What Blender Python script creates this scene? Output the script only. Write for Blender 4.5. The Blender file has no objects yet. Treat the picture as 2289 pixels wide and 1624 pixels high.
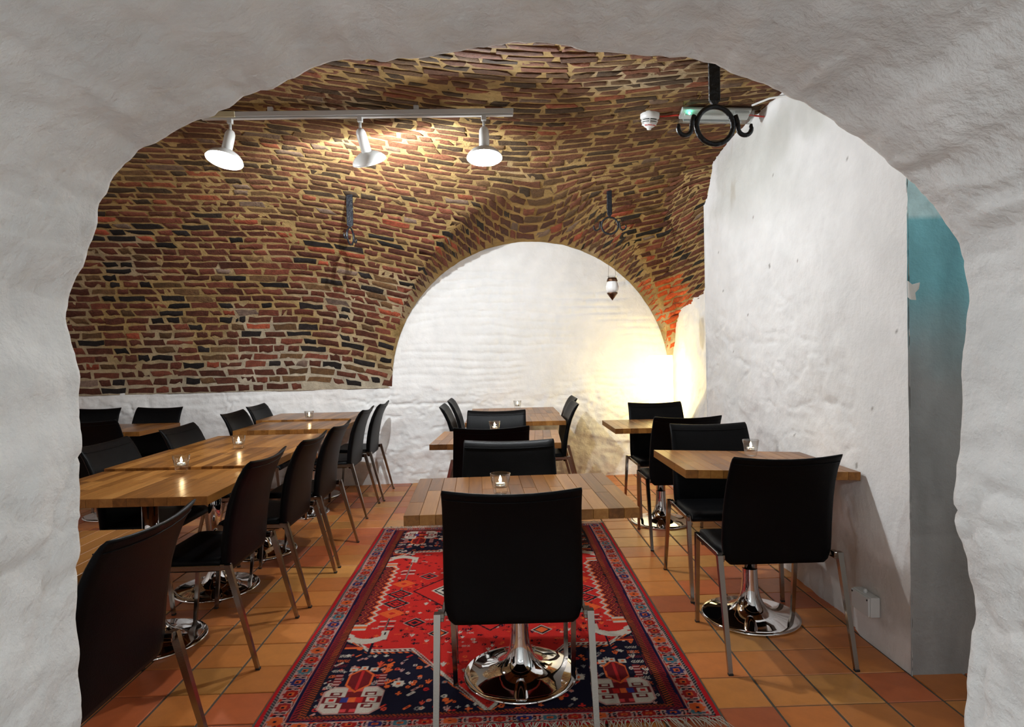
import bpy, bmesh, math, random
import numpy as np
from mathutils import Vector, Matrix

# ------------------------------------------------------------------ camera
random.seed(7)
RNG = np.random.RandomState(11)
SC = bpy.context.scene
COL = SC.collection
CAM_H, FPX = 1.30, 1393.6
PITCH, ROLL, YAW = (math.radians(v) for v in (-1.01, -1.21, 1.26))


def cam_axes():
    cy, sy, cp, sp = math.cos(YAW), math.sin(YAW), math.cos(PITCH), math.sin(PITCH)
    fwd = Vector((sy * cp, cy * cp, sp)); right = Vector((cy, -sy, 0)); up = right.cross(fwd)
    r2 = right * math.cos(ROLL) + up * math.sin(ROLL)
    u2 = -right * math.sin(ROLL) + up * math.cos(ROLL)
    return r2, u2, fwd


CR, CU, CF = cam_axes()
cam_d = bpy.data.cameras.new('camera')
cam_d.sensor_width = 36.0
cam_d.lens = 36.0 * FPX / 2289.0
cam_d.clip_start = 0.02
cam = bpy.data.objects.new('camera', cam_d)
COL.objects.link(cam)
mw = Matrix.Identity(4)
for i in range(3):
    mw[i][0], mw[i][1], mw[i][2] = CR[i], CU[i], -CF[i]
mw[2][3] = CAM_H
cam.matrix_world = mw
SC.camera = cam

# ------------------------------------------------------------------ light, world, exposure
SC.view_settings.view_transform = 'Standard'
SC.view_settings.look = 'None'
SC.view_settings.gamma = 1.0
SC.view_settings.use_curve_mapping = False
SC.view_settings.exposure = 0.85
world = bpy.data.worlds.new('world'); SC.world = world
world.use_nodes = True
world.node_tree.nodes['Background'].inputs[0].default_value = (1.0, 0.97, 0.93, 1)
world.node_tree.nodes['Background'].inputs[1].default_value = 0.05

L_TRACK = 90.0      # radiance of the track spotlight bulbs
SPOT_W = 21.0       # watts of each reflector lamp in the track
MID_W = 78.0       # the middle lamp, turned to the vault
L_LAMP = 5.6        # radiance of the paper lamp in the corner
P_BACK = 47.0        # watts of the unseen fill lights added behind the camera


def point_light(name, loc, watts, color, radius):
    l = bpy.data.lights.new(name, 'POINT'); l.energy = watts; l.color = color; l.shadow_soft_size = radius
    o = bpy.data.objects.new(name, l); o.location = loc; COL.objects.link(o)
    return o


point_light('rear_fill_light', (-0.9, -1.3, 2.05), P_BACK, (0.88, 0.95, 1.0), 0.12)  # added fill from behind the camera for the arch, no fixture there
point_light('rear_fill_light', (1.0, -1.0, 2.05), P_BACK * 0.55, (0.93, 0.97, 1.0), 0.12)  # second, weaker added fill on the right
point_light('left_bay_fill', (-4.1, 3.0, 2.2), 12.0, (0.97, 0.98, 1.0), 0.08)  # unseen fill added so the left tables stay bright
point_light('passage_fill', (2.30, 1.72, 2.35), 7.0, (0.85, 0.96, 1.0), 0.08)  # unseen bluish fill added to lift the dim pier face

# ------------------------------------------------------------------ numpy noise


def _tab(seed):
    return np.random.RandomState(seed).rand(256, 256)


_TABS = {}


def vnoise(x, y, seed=0):
    if seed not in _TABS:
        _TABS[seed] = _tab(seed)
    t = _TABS[seed]
    xi = np.floor(x).astype(int); yi = np.floor(y).astype(int)
    fx = x - xi; fy = y - yi
    fx = fx * fx * (3 - 2 * fx); fy = fy * fy * (3 - 2 * fy)
    a = t[xi % 256, yi % 256]; b = t[(xi + 1) % 256, yi % 256]
    c = t[xi % 256, (yi + 1) % 256]; d = t[(xi + 1) % 256, (yi + 1) % 256]
    return (a * (1 - fx) + b * fx) * (1 - fy) + (c * (1 - fx) + d * fx) * fy - 0.5


def fbm(x, y, seed=0, octv=4, gain=0.5):
    s = 0; a = 1.0
    for i in range(octv):
        s = s + a * vnoise(x * 2 ** i + 17.3 * i, y * 2 ** i - 9.1 * i, seed + i)
        a *= gain
    return s


def voro(x, y, seed=0, jit=0.85):
    """distance to cell border (F2-F1) and cell id value for jittered grid cells"""
    r1 = _TABS.setdefault(('a', seed), np.random.RandomState(seed + 900).rand(128, 128, 3))
    xi = np.floor(x).astype(int); yi = np.floor(y).astype(int)
    f1 = np.full(x.shape, 9.0); f2 = np.full(x.shape, 9.0); cid = np.zeros(x.shape)
    for dx in (-1, 0, 1):
        for dy in (-1, 0, 1):
            c = r1[(xi + dx) % 128, (yi + dy) % 128]
            px = xi + dx + 0.5 + (c[..., 0] - 0.5) * jit
            py = yi + dy + 0.5 + (c[..., 1] - 0.5) * jit
            d = np.hypot(px - x, py - y)
            new = d < f1
            f2 = np.where(new, f1, np.minimum(f2, d))
            cid = np.where(new, c[..., 2], cid)
            f1 = np.where(new, d, f1)
    return f2 - f1, cid


def sstep(a, b, x):
    t = np.clip((x - a) / (b - a), 0, 1)
    return t * t * (3 - 2 * t)


# ------------------------------------------------------------------ object helpers


def tag(o, label=None, cat=None, group=None, kind=None):
    if label: o['label'] = label
    if cat: o['category'] = cat
    if group: o['group'] = group
    if kind: o['kind'] = kind
    return o


def link(name, me, mat=None, parent=None, loc=None, rot=None):
    o = bpy.data.objects.new(name, me)
    COL.objects.link(o)
    if mat is not None and me is not None and len(me.materials) == 0:
        me.materials.append(mat)
    if parent: o.parent = parent
    if loc: o.location = loc
    if rot: o.rotation_euler = rot
    return o


def empty(name, loc=(0, 0, 0), rot=(0, 0, 0), parent=None):
    o = bpy.data.objects.new(name, None); COL.objects.link(o)
    o.location = loc; o.rotation_euler = rot; o.empty_display_size = 0.1
    if parent: o.parent = parent
    return o


def smooth(me, on=True):
    me.polygons.foreach_set('use_smooth', [on] * len(me.polygons))
    return me


def mesh(name, verts, faces, col=None, sm=False):
    me = bpy.data.meshes.new(name)
    me.from_pydata([tuple(v) for v in verts], [], [tuple(f) for f in faces])
    if col is not None:
        a = me.color_attributes.new('Col', 'FLOAT_COLOR', 'POINT')
        c = np.ones((len(verts), 4), dtype=np.float32); c[:, :3] = col
        a.data.foreach_set('color', c.ravel())
    if sm: smooth(me)
    me.update()
    return me


def grid_mesh(name, P, col=None, sm=True, keep=None, flip=False):
    """P: (n,m,3) array"""
    n, m = P.shape[:2]
    idx = np.arange(n * m).reshape(n, m)
    q = np.stack([idx[:-1, :-1], idx[1:, :-1], idx[1:, 1:], idx[:-1, 1:]], -1).reshape(-1, 4)
    if keep is not None:
        q = q[keep.reshape(-1)]
    if flip: q = q[:, ::-1]
    me = bpy.data.meshes.new(name)
    V = P.reshape(-1, 3).astype(np.float32)
    me.vertices.add(len(V)); me.vertices.foreach_set('co', V.ravel())
    me.loops.add(len(q) * 4); me.loops.foreach_set('vertex_index', q.ravel().astype(np.int32))
    me.polygons.add(len(q)); me.polygons.foreach_set('loop_start', (np.arange(len(q)) * 4).astype(np.int32))
    me.update(calc_edges=True)
    if col is not None:
        a = me.color_attributes.new('Col', 'FLOAT_COLOR', 'POINT')
        c = np.ones((len(V), 4), dtype=np.float32); c[:, :3] = np.broadcast_to(col, P.shape).reshape(-1, 3)
        a.data.foreach_set('color', c.ravel())
    if sm: smooth(me)
    me.validate()
    return me


def bm_mesh(name, fn, sm=False):
    bm = bmesh.new(); fn(bm)
    bmesh.ops.recalc_face_normals(bm, faces=bm.faces)
    me = bpy.data.meshes.new(name); bm.to_mesh(me); bm.free()
    if sm: smooth(me)
    return me


def add_box(bm, c, s, bev=0.0, seg=1, rot=None):
    r = bmesh.ops.create_cube(bm, size=1.0)
    vs = r['verts']
    bmesh.ops.scale(bm, vec=s, verts=vs)
    if bev > 0:
        es = list({e for v in vs for e in v.link_edges})
        g = bmesh.ops.bevel(bm, geom=es, offset=bev, segments=seg, affect='EDGES', profile=0.5)
        vs = list({v for f in g['faces'] for v in f.verts} | {v for v in vs if v.is_valid})
    if rot is not None:
        bmesh.ops.rotate(bm, cent=(0, 0, 0), matrix=rot, verts=vs)
    bmesh.ops.translate(bm, vec=c, verts=vs)
    return vs


def add_lathe(bm, prof, n=32, cx=0, cy=0):
    rings = []
    for r, z in prof:
        if r < 1e-6:
            rings.append([bm.verts.new((cx, cy, z))])
        else:
            rings.append([bm.verts.new((cx + r * math.cos(2 * math.pi * k / n), cy + r * math.sin(2 * math.pi * k / n), z)) for k in range(n)])
    for a, b in zip(rings[:-1], rings[1:]):
        if len(a) == 1 and len(b) == 1: continue
        for k in range(n):
            k2 = (k + 1) % n
            if len(a) == 1: bm.faces.new((a[0], b[k], b[k2]))
            elif len(b) == 1: bm.faces.new((a[k], b[0], a[k2]))
            else: bm.faces.new((a[k], b[k], b[k2], a[k2]))


def add_tube(bm, pts, r, n=8, cap=True):
    pts = [Vector(p) for p in pts]
    rr = r if isinstance(r, (list, tuple)) else [r] * len(pts)
    rings = []; nrm = None
    for i, p in enumerate(pts):
        t = (pts[min(i + 1, len(pts) - 1)] - pts[max(i - 1, 0)]).normalized()
        if nrm is None:
            nrm = t.orthogonal().normalized()
        nrm = (nrm - t * nrm.dot(t)).normalized()
        b = t.cross(nrm)
        rings.append([bm.verts.new(p + (nrm * math.cos(2 * math.pi * k / n) + b * math.sin(2 * math.pi * k / n)) * rr[i]) for k in range(n)])
    for a, b in zip(rings[:-1], rings[1:]):
        for k in range(n):
            bm.faces.new((a[k], a[(k + 1) % n], b[(k + 1) % n], b[k]))
    if cap:
        bm.faces.new(rings[0][::-1]); bm.faces.new(rings[-1])


def add_prism(bm, a, b, sa, sb):
    """tapered rectangular bar from a to b, half sizes sa=(x,y) and sb"""
    a = Vector(a); b = Vector(b)
    va = [bm.verts.new(a + Vector((sx * sa[0], sy * sa[1], 0))) for sx, sy in ((-1, -1), (1, -1), (1, 1), (-1, 1))]
    vb = [bm.verts.new(b + Vector((sx * sb[0], sy * sb[1], 0))) for sx, sy in ((-1, -1), (1, -1), (1, 1), (-1, 1))]
    bm.faces.new(va[::-1]); bm.faces.new(vb)
    for k in range(4):
        bm.faces.new((va[k], va[(k + 1) % 4], vb[(k + 1) % 4], vb[k]))


def copy_tree(o, parent=None):
    c = o.copy(); COL.objects.link(c)
    if parent: c.parent = parent
    for ch in list(o.children):
        copy_tree(ch, c)
    return c


def project(P):
    v = np.asarray(P, float) - np.array([0, 0, CAM_H])
    d = v @ np.array(CF)
    return np.stack([1144.5 + FPX * (v @ np.array(CR)) / d, 812 - FPX * (v @ np.array(CU)) / d], -1), d


# ------------------------------------------------------------------ materials


def newmat(name):
    m = bpy.data.materials.new(name); m.use_nodes = True
    nt = m.node_tree
    b = nt.nodes['Principled BSDF']
    return m, nt, b


def N(nt, t, **kw):
    n = nt.nodes.new(t)
    for k, v in kw.items():
        if k in n.inputs.keys(): n.inputs[k].default_value = v
        else: setattr(n, k, v)
    return n


def plain(name, col, rough=0.5, metal=0.0, bump=0.0, bscale=60.0, spec=None, var=0.0, vscale=8.0, coat=0.0, gen=False):
    m, nt, b = newmat(name)
    b.inputs['Base Color'].default_value = (*col, 1)
    b.inputs['Roughness'].default_value = rough
    b.inputs['Metallic'].default_value = metal
    if spec is not None: b.inputs['Specular IOR Level'].default_value = spec
    if coat: b.inputs['Coat Weight'].default_value = coat
    tc = N(nt, 'ShaderNodeTexCoord')
    if var > 0:
        n = N(nt, 'ShaderNodeTexNoise', Scale=vscale, Detail=4.0)
        nt.links.new(tc.outputs['Object'], n.inputs['Vector'])
        mp = N(nt, 'ShaderNodeMapRange')
        mp.inputs['To Min'].default_value = 1 - var; mp.inputs['To Max'].default_value = 1 + var
        nt.links.new(n.outputs['Fac'], mp.inputs['Value'])
        mx = N(nt, 'ShaderNodeMix', data_type='RGBA', blend_type='MULTIPLY')
        mx.inputs[0].default_value = 1.0; mx.inputs[6].default_value = (*col, 1)
        cmb = N(nt, 'ShaderNodeCombineColor')
        for k in range(3): nt.links.new(mp.outputs[0], cmb.inputs[k])
        nt.links.new(cmb.outputs[0], mx.inputs[7])
        nt.links.new(mx.outputs[2], b.inputs['Base Color'])
    if bump > 0:
        n = N(nt, 'ShaderNodeTexNoise', Scale=bscale, Detail=5.0)
        nt.links.new(tc.outputs['Object'], n.inputs['Vector'])
        bp = N(nt, 'ShaderNodeBump', Strength=bump, Distance=0.01)
        nt.links.new(n.outputs['Fac'], bp.inputs['Height'])
        nt.links.new(bp.outputs[0], b.inputs['Normal'])
    return m


def attr_mat(name, rough=0.8, bump=0.3, bscale=40.0, var=0.25, vscale=25.0, spec=0.3, bdist=0.01):
    m, nt, b = newmat(name)
    at = N(nt, 'ShaderNodeVertexColor', layer_name='Col')
    tc = N(nt, 'ShaderNodeTexCoord')
    n = N(nt, 'ShaderNodeTexNoise', Scale=vscale, Detail=5.0, Roughness=0.65)
    nt.links.new(tc.outputs['Object'], n.inputs['Vector'])
    mp = N(nt, 'ShaderNodeMapRange'); mp.inputs['From Min'].default_value = 0.25; mp.inputs['From Max'].default_value = 0.75
    mp.inputs['To Min'].default_value = 1 - var; mp.inputs['To Max'].default_value = 1 + var
    nt.links.new(n.outputs['Fac'], mp.inputs['Value'])
    cmb = N(nt, 'ShaderNodeCombineColor')
    for k in range(3): nt.links.new(mp.outputs[0], cmb.inputs[k])
    mx = N(nt, 'ShaderNodeMix', data_type='RGBA', blend_type='MULTIPLY'); mx.inputs[0].default_value = 1.0
    nt.links.new(at.outputs['Color'], mx.inputs[6]); nt.links.new(cmb.outputs[0], mx.inputs[7])
    nt.links.new(mx.outputs[2], b.inputs['Base Color'])
    b.inputs['Roughness'].default_value = rough; b.inputs['Specular IOR Level'].default_value = spec
    if bump > 0:
        n2 = N(nt, 'ShaderNodeTexNoise', Scale=bscale, Detail=6.0, Roughness=0.6)
        nt.links.new(tc.outputs['Object'], n2.inputs['Vector'])
        bp = N(nt, 'ShaderNodeBump', Strength=bump, Distance=bdist)
        nt.links.new(n2.outputs['Fac'], bp.inputs['Height'])
        nt.links.new(bp.outputs[0], b.inputs['Normal'])
    return m


def emit(name, col, strength):
    m, nt, b = newmat(name)
    b.inputs['Base Color'].default_value = (0.02, 0.02, 0.02, 1)
    b.inputs['Emission Color'].default_value = (*col, 1)
    b.inputs['Emission Strength'].default_value = strength
    return m


def glass(name, col=(1, 1, 1), rough=0.0, ior=1.45):
    m, nt, b = newmat(name)
    b.inputs['Base Color'].default_value = (*col, 1)
    b.inputs['Transmission Weight'].default_value = 1.0
    b.inputs['Roughness'].default_value = rough
    b.inputs['IOR'].default_value = ior
    return m


def thin_glass(name, tint=(0.97, 0.98, 0.98), rough=0.03, refl=1.0):
    m, nt, b = newmat(name)
    nt.nodes.remove(b)
    out = [n for n in nt.nodes if n.type == 'OUTPUT_MATERIAL'][0]
    tr = N(nt, 'ShaderNodeBsdfTransparent'); tr.inputs[0].default_value = (*tint, 1)
    gl = N(nt, 'ShaderNodeBsdfGlossy'); gl.inputs['Roughness'].default_value = rough
    lw = N(nt, 'ShaderNodeLayerWeight'); lw.inputs[0].default_value = 0.5
    pw = N(nt, 'ShaderNodeMath', operation='POWER'); pw.inputs[1].default_value = 3.0
    nt.links.new(lw.outputs['Facing'], pw.inputs[0])
    ml = N(nt, 'ShaderNodeMath', operation='MULTIPLY_ADD'); ml.inputs[1].default_value = 0.85 * refl; ml.inputs[2].default_value = 0.08 * refl
    nt.links.new(pw.outputs[0], ml.inputs[0])
    mx = N(nt, 'ShaderNodeMixShader')
    nt.links.new(ml.outputs[0], mx.inputs[0]); nt.links.new(tr.outputs[0], mx.inputs[1]); nt.links.new(gl.outputs[0], mx.inputs[2])
    nt.links.new(mx.outputs[0], out.inputs[0])
    return m


def wood(name):
    m, nt, b = newmat(name)
    oi = N(nt, 'ShaderNodeObjectInfo'); tc = N(nt, 'ShaderNodeTexCoord')
    ad = N(nt, 'ShaderNodeVectorMath', operation='MULTIPLY_ADD')
    ad.inputs[1].default_value = (1, 1, 1)
    sc = N(nt, 'ShaderNodeVectorMath', operation='SCALE'); sc.inputs[0].default_value = (37.0, 53.0, 11.0)
    nt.links.new(oi.outputs['Random'], sc.inputs['Scale'])
    nt.links.new(tc.outputs['Object'], ad.inputs[0]); nt.links.new(sc.outputs[0], ad.inputs[2])
    mpn = N(nt, 'ShaderNodeMapping'); mpn.inputs['Scale'].default_value = (42, 3.2, 42)
    nt.links.new(ad.outputs[0], mpn.inputs['Vector'])
    n1 = N(nt, 'ShaderNodeTexNoise', Scale=1.0, Detail=6.0, Roughness=0.62, Distortion=0.6)
    nt.links.new(mpn.outputs[0], n1.inputs['Vector'])
    rp = N(nt, 'ShaderNodeValToRGB'); e = rp.color_ramp.elements
    cols = [(0.0, (0.058, 0.022, 0.006)), (0.3, (0.150, 0.058, 0.014)), (0.55, (0.245, 0.098, 0.022)), (0.8, (0.325, 0.140, 0.034)), (1.0, (0.41, 0.19, 0.052))]
    e[0].position, e[0].color = cols[0][0], (*cols[0][1], 1)
    e[1].position, e[1].color = cols[-1][0], (*cols[-1][1], 1)
    for p, c in cols[1:-1]:
        k = e.new(p); k.color = (*c, 1)
    # tone of the stave itself plus the grain
    mr = N(nt, 'ShaderNodeMapRange'); mr.inputs['To Min'].default_value = -0.16; mr.inputs['To Max'].default_value = 0.46
    nt.links.new(oi.outputs['Random'], mr.inputs['Value'])
    mg = N(nt, 'ShaderNodeMath', operation='MULTIPLY_ADD'); mg.inputs[1].default_value = 0.85
    nt.links.new(n1.outputs['Fac'], mg.inputs[0]); nt.links.new(mr.outputs[0], mg.inputs[2])
    nt.links.new(mg.outputs[0], rp.inputs['Fac'])
    nt.links.new(rp.outputs['Color'], b.inputs['Base Color'])
    b.inputs['Roughness'].default_value = 0.30
    b.inputs['Specular IOR Level'].default_value = 0.22
    bp = N(nt, 'ShaderNodeBump', Strength=0.12, Distance=0.002)
    nt.links.new(n1.outputs['Fac'], bp.inputs['Height']); nt.links.new(bp.outputs[0], b.inputs['Normal'])
    return m


M = dict(
    plaster=attr_mat('white_limewash', rough=0.75, bump=0.55, bscale=30, var=0.06, vscale=6, spec=0.25, bdist=0.010),
    roughplaster=attr_mat('lumpy_white_limewash', rough=0.8, bump=0.75, bscale=24, var=0.10, vscale=9, spec=0.2, bdist=0.016),
    brick=attr_mat('old_brick', rough=0.85, bump=0.8, bscale=70, var=0.45, vscale=32, spec=0.2),
    mortar=attr_mat('lime_mortar', rough=0.95, bump=0.9, bscale=55, var=0.25, vscale=18, spec=0.1),
    tile=attr_mat('terracotta_tile', rough=0.38, bump=0.06, bscale=90, var=0.14, vscale=14, spec=0.5, bdist=0.004),
    grout=plain('dark_grout', (0.075, 0.062, 0.045), 0.9, bump=0.4, bscale=150, var=0.2),
    rug=attr_mat('wool_pile', rough=0.95, bump=0.5, bscale=420, var=0.16, vscale=160, spec=0.05, bdist=0.003),
    fringe=plain('wool_fringe', (0.42, 0.37, 0.30), 0.95),
    wood=wood('oiled_butcher_block'),
    core=plain('dark_glue_line', (0.05, 0.025, 0.01), 0.7),
    leather=plain('black_leather', (0.0022, 0.0023, 0.0028), 0.42, bump=0.10, bscale=260, spec=0.09),
    steel=plain('brushed_steel', (0.33, 0.295, 0.265), 0.16, metal=1.0, bump=0.02, bscale=200),
    chrome=plain('polished_chrome', (0.80, 0.80, 0.81), 0.045, metal=1.0),
    rubber=plain('black_rubber', (0.012, 0.012, 0.012), 0.7),
    whitemetal=plain('white_enamel', (0.72, 0.72, 0.70), 0.35, coat=0.2),
    greyplastic=plain('pale_grey_plastic', (0.60, 0.61, 0.60), 0.45),
    cream=plain('cream_plastic', (0.62, 0.56, 0.36), 0.45),
    black=plain('black_plastic', (0.01, 0.01, 0.01), 0.5),
    iron=plain('black_forged_iron', (0.006, 0.007, 0.010), 0.40, bump=0.6, bscale=60, spec=0.35),
    redcable=plain('red_cable', (0.55, 0.03, 0.015), 0.5),
    redtext=plain('red_print', (0.65, 0.03, 0.02), 0.6),
    wax=plain('white_wax', (0.85, 0.78, 0.66), 0.5),
    alu=plain('tealight_aluminium', (0.75, 0.75, 0.74), 0.25, metal=1.0),
    copper=plain('aged_copper', (0.16, 0.085, 0.05), 0.35, metal=1.0, bump=0.3, bscale=80),
    glass=thin_glass('clear_glass'),
    pearl=plain('silvered_glass', (0.82, 0.80, 0.77), 0.25, metal=0.35),
    acrylic=thin_glass('clear_acrylic', (0.95, 0.97, 0.97), 0.05, 0.8),
    bulb=emit('lit_bulb', (0.96, 0.99, 1.0), L_TRACK),
    flame=emit('candle_flame', (1.0, 0.72, 0.38), 60.0),
    led=emit('green_led', (0.08, 1.0, 0.55), 14.0),
    paper=emit('lit_paper', (1.0, 0.77, 0.27), L_LAMP),
)
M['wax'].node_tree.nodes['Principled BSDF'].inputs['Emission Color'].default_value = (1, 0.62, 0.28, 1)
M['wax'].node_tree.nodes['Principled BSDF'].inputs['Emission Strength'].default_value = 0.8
M['paper'].node_tree.nodes['Principled BSDF'].inputs['Base Color'].default_value = (0.8, 0.75, 0.6, 1)

WHITE = np.array((0.80, 0.79, 0.775))

# ------------------------------------------------------------------ vault geometry
S0, RL, ZS, AV, YC = 0.36, 1.43, 0.97, 2.62, 3.75
SLOPE = 0.072


def yc(x): return YC + SLOPE * x


def crown(x): return 2.755 - 0.022 * x


def z_barrel(x, d):
    h = crown(x) - ZS
    return ZS + h * np.sqrt(np.clip(1 - (d / AV) ** 2, 0, 1))


def z_surf(x, d):
    """height of the vault underside; d measured from the crown line towards the back wall"""
    zb = z_barrel(x, np.clip(d, 0, AV))
    R = RL + 0.31 * (1 - np.clip(d, 0, AV) / AV)
    q = R ** 2 - (x - S0) ** 2
    zl = np.where(q > 0, 1.0 + np.sqrt(np.clip(q, 0, None)), -5)
    k = 0.035
    m = np.maximum(zb, zl)
    z = m + k * np.log(np.exp((zb - m) / k) + np.exp((zl - m) / k)) - k * np.log(2.0) * np.exp(-((zb - zl) / (2 * k)) ** 2)
    # the vault turns down against the recessed strip of the right wall
    y = yc(x) + d
    cl = 1.80 + 1.27 * np.clip(1.86 - x, 0, None) ** 0.62 + 1.2 * (1 - sstep(4.10, 4.74, y)) - 0.24 * (y - 4.9)
    z = np.minimum(z, cl)
    return z


AN = 3.35


def z_near(x, d):
    return ZS + (crown(x) - ZS) * np.sqrt(np.clip(1 - (d / AN) ** 2, 0, 1))


# arc length of the barrel from the back springing
_dd = AV * np.sin(np.linspace(math.pi / 2, 0, 700))
_zz = ZS + (2.755 - ZS) * np.sqrt(np.clip(1 - (_dd / AV) ** 2, 0, 1))
_AA = np.concatenate([[0], np.cumsum(np.hypot(np.diff(_dd), np.diff(_zz)))])
A_CROWN = _AA[-1]


def d_of_A(A): return np.interp(A, _AA, _dd)


def off(x):
    """how far the courses sag below level: they dip over the lunette and climb to the right wall"""
    x = np.asarray(x, float)
    left = -0.46 * sstep(-1.95, 0.35, x)
    right = 0.42 * np.log1p(np.exp((x - 0.42) / 0.12)) * 0.12
    return left + right


XS = np.arange(-5.2, 1.861, 0.006)
PITCH_B = 0.0750
A_MAX = A_CROWN + 2.75
AS = np.arange(0, A_MAX, PITCH_B / 6)
_dg = AV * np.sin(np.linspace(0, math.pi / 2, 420))
DT = np.zeros((len(AS), len(XS))); CLAMP = np.zeros((len(AS), len(XS)), bool)
for j, x in enumerate(XS):
    zc = z_surf(x, _dg)
    zc = np.minimum.accumulate(zc) - np.arange(len(zc)) * 1e-7
    Ae = AS + off(x)
    CLAMP[:, j] |= Ae < 0
    db = d_of_A(np.clip(Ae, 0, A_CROWN))
    zt = z_barrel(x, db)
    di = np.interp(-zt, -zc, _dg)
    CLAMP[:, j] |= (zt < zc[-1] - 1e-4)
    fade = sstep(0.0, 0.7, db)
    d = db + (di - db) * fade
    d = np.where(Ae > A_CROWN, -(Ae - A_CROWN), d)
    DT[:, j] = d


def vault_pt(x, A):
    """point on the vault for plan coordinate x and course coordinate A (arrays)"""
    x = np.asarray(x, float); A = np.asarray(A, float)
    fx = np.clip((x - XS[0]) / 0.006, 0, len(XS) - 1.001); fa = np.clip(A / (PITCH_B / 6), 0, len(AS) - 1.001)
    ix = fx.astype(int); ia = fa.astype(int); tx = fx - ix; ta = fa - ia
    d = (DT[ia, ix] * (1 - tx) + DT[ia, ix + 1] * tx) * (1 - ta) + (DT[ia + 1, ix] * (1 - tx) + DT[ia + 1, ix + 1] * tx) * ta
    z = np.where(d >= 0, z_surf(x, np.maximum(d, 0)), z_near(x, np.minimum(d, 0)))
    return np.stack([x, yc(x) + d, z], -1)


def vault_clamped(x, A):
    ix = np.clip(np.round((np.asarray(x) - XS[0]) / 0.006).astype(int), 0, len(XS) - 1)
    ia = np.clip(np.round(np.asarray(A) / (PITCH_B / 6)).astype(int), 0, len(AS) - 1)
    return CLAMP[ia, ix]


# opening of the near arch in its far plane Y=1.2 (x, z)
ARCH_Y = 1.2
ARCH = [(-0.83, -0.05), (-0.815, 0.30), (-0.806, 0.60), (-0.790, 0.95), (-0.784, 1.22), (-0.793, 1.39), (-0.769, 1.475), (-0.741, 1.568), (-0.705, 1.63), (-0.654, 1.684),
        (-0.590, 1.722), (-0.51, 1.752), (-0.42, 1.795), (-0.322, 1.832), (-0.25, 1.847), (-0.17, 1.857), (-0.09, 1.865), (-0.008, 1.870), (0.09, 1.871), (0.172, 1.864),
        (0.27, 1.855), (0.37, 1.837), (0.465, 1.808), (0.551, 1.775), (0.645, 1.733), (0.716, 1.676), (0.77, 1.632), (0.821, 1.586), (0.862, 1.535), (0.888, 1.478), (0.899, 1.39),
        (0.893, 1.28), (0.893, 1.183), (0.884, 0.98), (0.902, 0.80), (0.896, 0.563), (0.900, 0.30), (0.91, -0.05)]


def arch_curve(n):
    P = np.array(ARCH)
    # Catmull-Rom resample, evenly spaced
    out = []
    Q = np.vstack([2 * P[0] - P[1], P, 2 * P[-1] - P[-2]])
    for i in range(1, len(Q) - 2):
        for t in np.linspace(0, 1, 12, endpoint=False):
            p0, p1, p2, p3 = Q[i - 1], Q[i], Q[i + 1], Q[i + 2]
            out.append(0.5 * (2 * p1 + (p2 - p0) * t + (2 * p0 - 5 * p1 + 4 * p2 - p3) * t * t + (3 * p1 - p0 - 3 * p2 + p3) * t ** 3))
    out.append(P[-1]); out = np.array(out)
    s = np.concatenate([[0], np.cumsum(np.hypot(*np.diff(out, axis=0).T))])
    u = np.linspace(0, s[-1], n)
    return np.stack([np.interp(u, s, out[:, 0]), np.interp(u, s, out[:, 1])], -1), u


def in_view(pts):
    """do these world points fall inside the frame and the near arch opening"""
    uv, d = project(pts)
    ok = (d > 1.0) & (uv[:, 0] > 0) & (uv[:, 0] < 2289) & (uv[:, 1] > 0) & (uv[:, 1] < 1624)
    q = np.asarray(pts, float) - np.array([0, 0, CAM_H])
    s = ARCH_Y / np.maximum(q[:, 1], 0.1)
    ax = q[:, 0] * s; az = q[:, 2] * s + CAM_H
    P = np.array(ARCH); x0, z0 = P[:, 0], P[:, 1]; x1, z1 = np.roll(x0, -1), np.roll(z0, -1)
    inside = np.zeros(len(ax), bool)
    for a, b, c, e in zip(x0, z0, x1, z1):
        cond = ((b > az) != (e > az)) & (ax < (c - a) * (az - b) / (e - b + 1e-12) + a)
        inside ^= cond
    return ok & inside, uv


def poly_area(q):
    x, y = q[:, 0], q[:, 1]
    return 0.5 * abs(np.dot(x, np.roll(y, -1)) - np.dot(y, np.roll(x, -1)))


# ---- mortar bed of the vault
def build_vault():
    ca = np.arange(0, len(AS), 2); cx = np.arange(0, len(XS), 3)
    A2, X2 = np.meshgrid(AS[ca], XS[cx], indexing='ij')
    P = vault_pt(X2, A2)
    clm = CLAMP[np.ix_(ca, cx)]
    keep = ~(clm[:-1, :-1] & clm[1:, :-1] & clm[1:, 1:] & clm[:-1, 1:])
    n = fbm(X2 * 7, A2 * 9, 31, 4)
    P[..., 2] += 0.006 * n; P[..., 1] += 0.004 * fbm(X2 * 9, A2 * 9, 37, 3)
    g = fbm(X2 * 1.3, A2 * 1.6, 41, 4)
    low = 1 - sstep(0.05, 0.75, A2 + 0.9 * g + 0.10 * sstep(-1.6, -3.4, X2))
    gold = np.array((0.315, 0.210, 0.085)); grey = np.array((0.40, 0.355, 0.28))
    t = np.clip(low * 0.8 + 0.40 * sstep(0.12, 0.45, g), 0, 1)[..., None]
    c = gold * (1 - t) + grey * t
    c = c * (1 + 0.35 * fbm(X2 * 12, A2 * 14, 43, 3))[..., None]
    me = grid_mesh('ceiling', P, c, True, keep, flip=True)
    o = link('ceiling', me, M['mortar'])
    tag(o, 'old brick cross vault with golden lime mortar over the cellar room', 'ceiling', kind='structure')
    return o


ceiling = build_vault()

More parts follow.
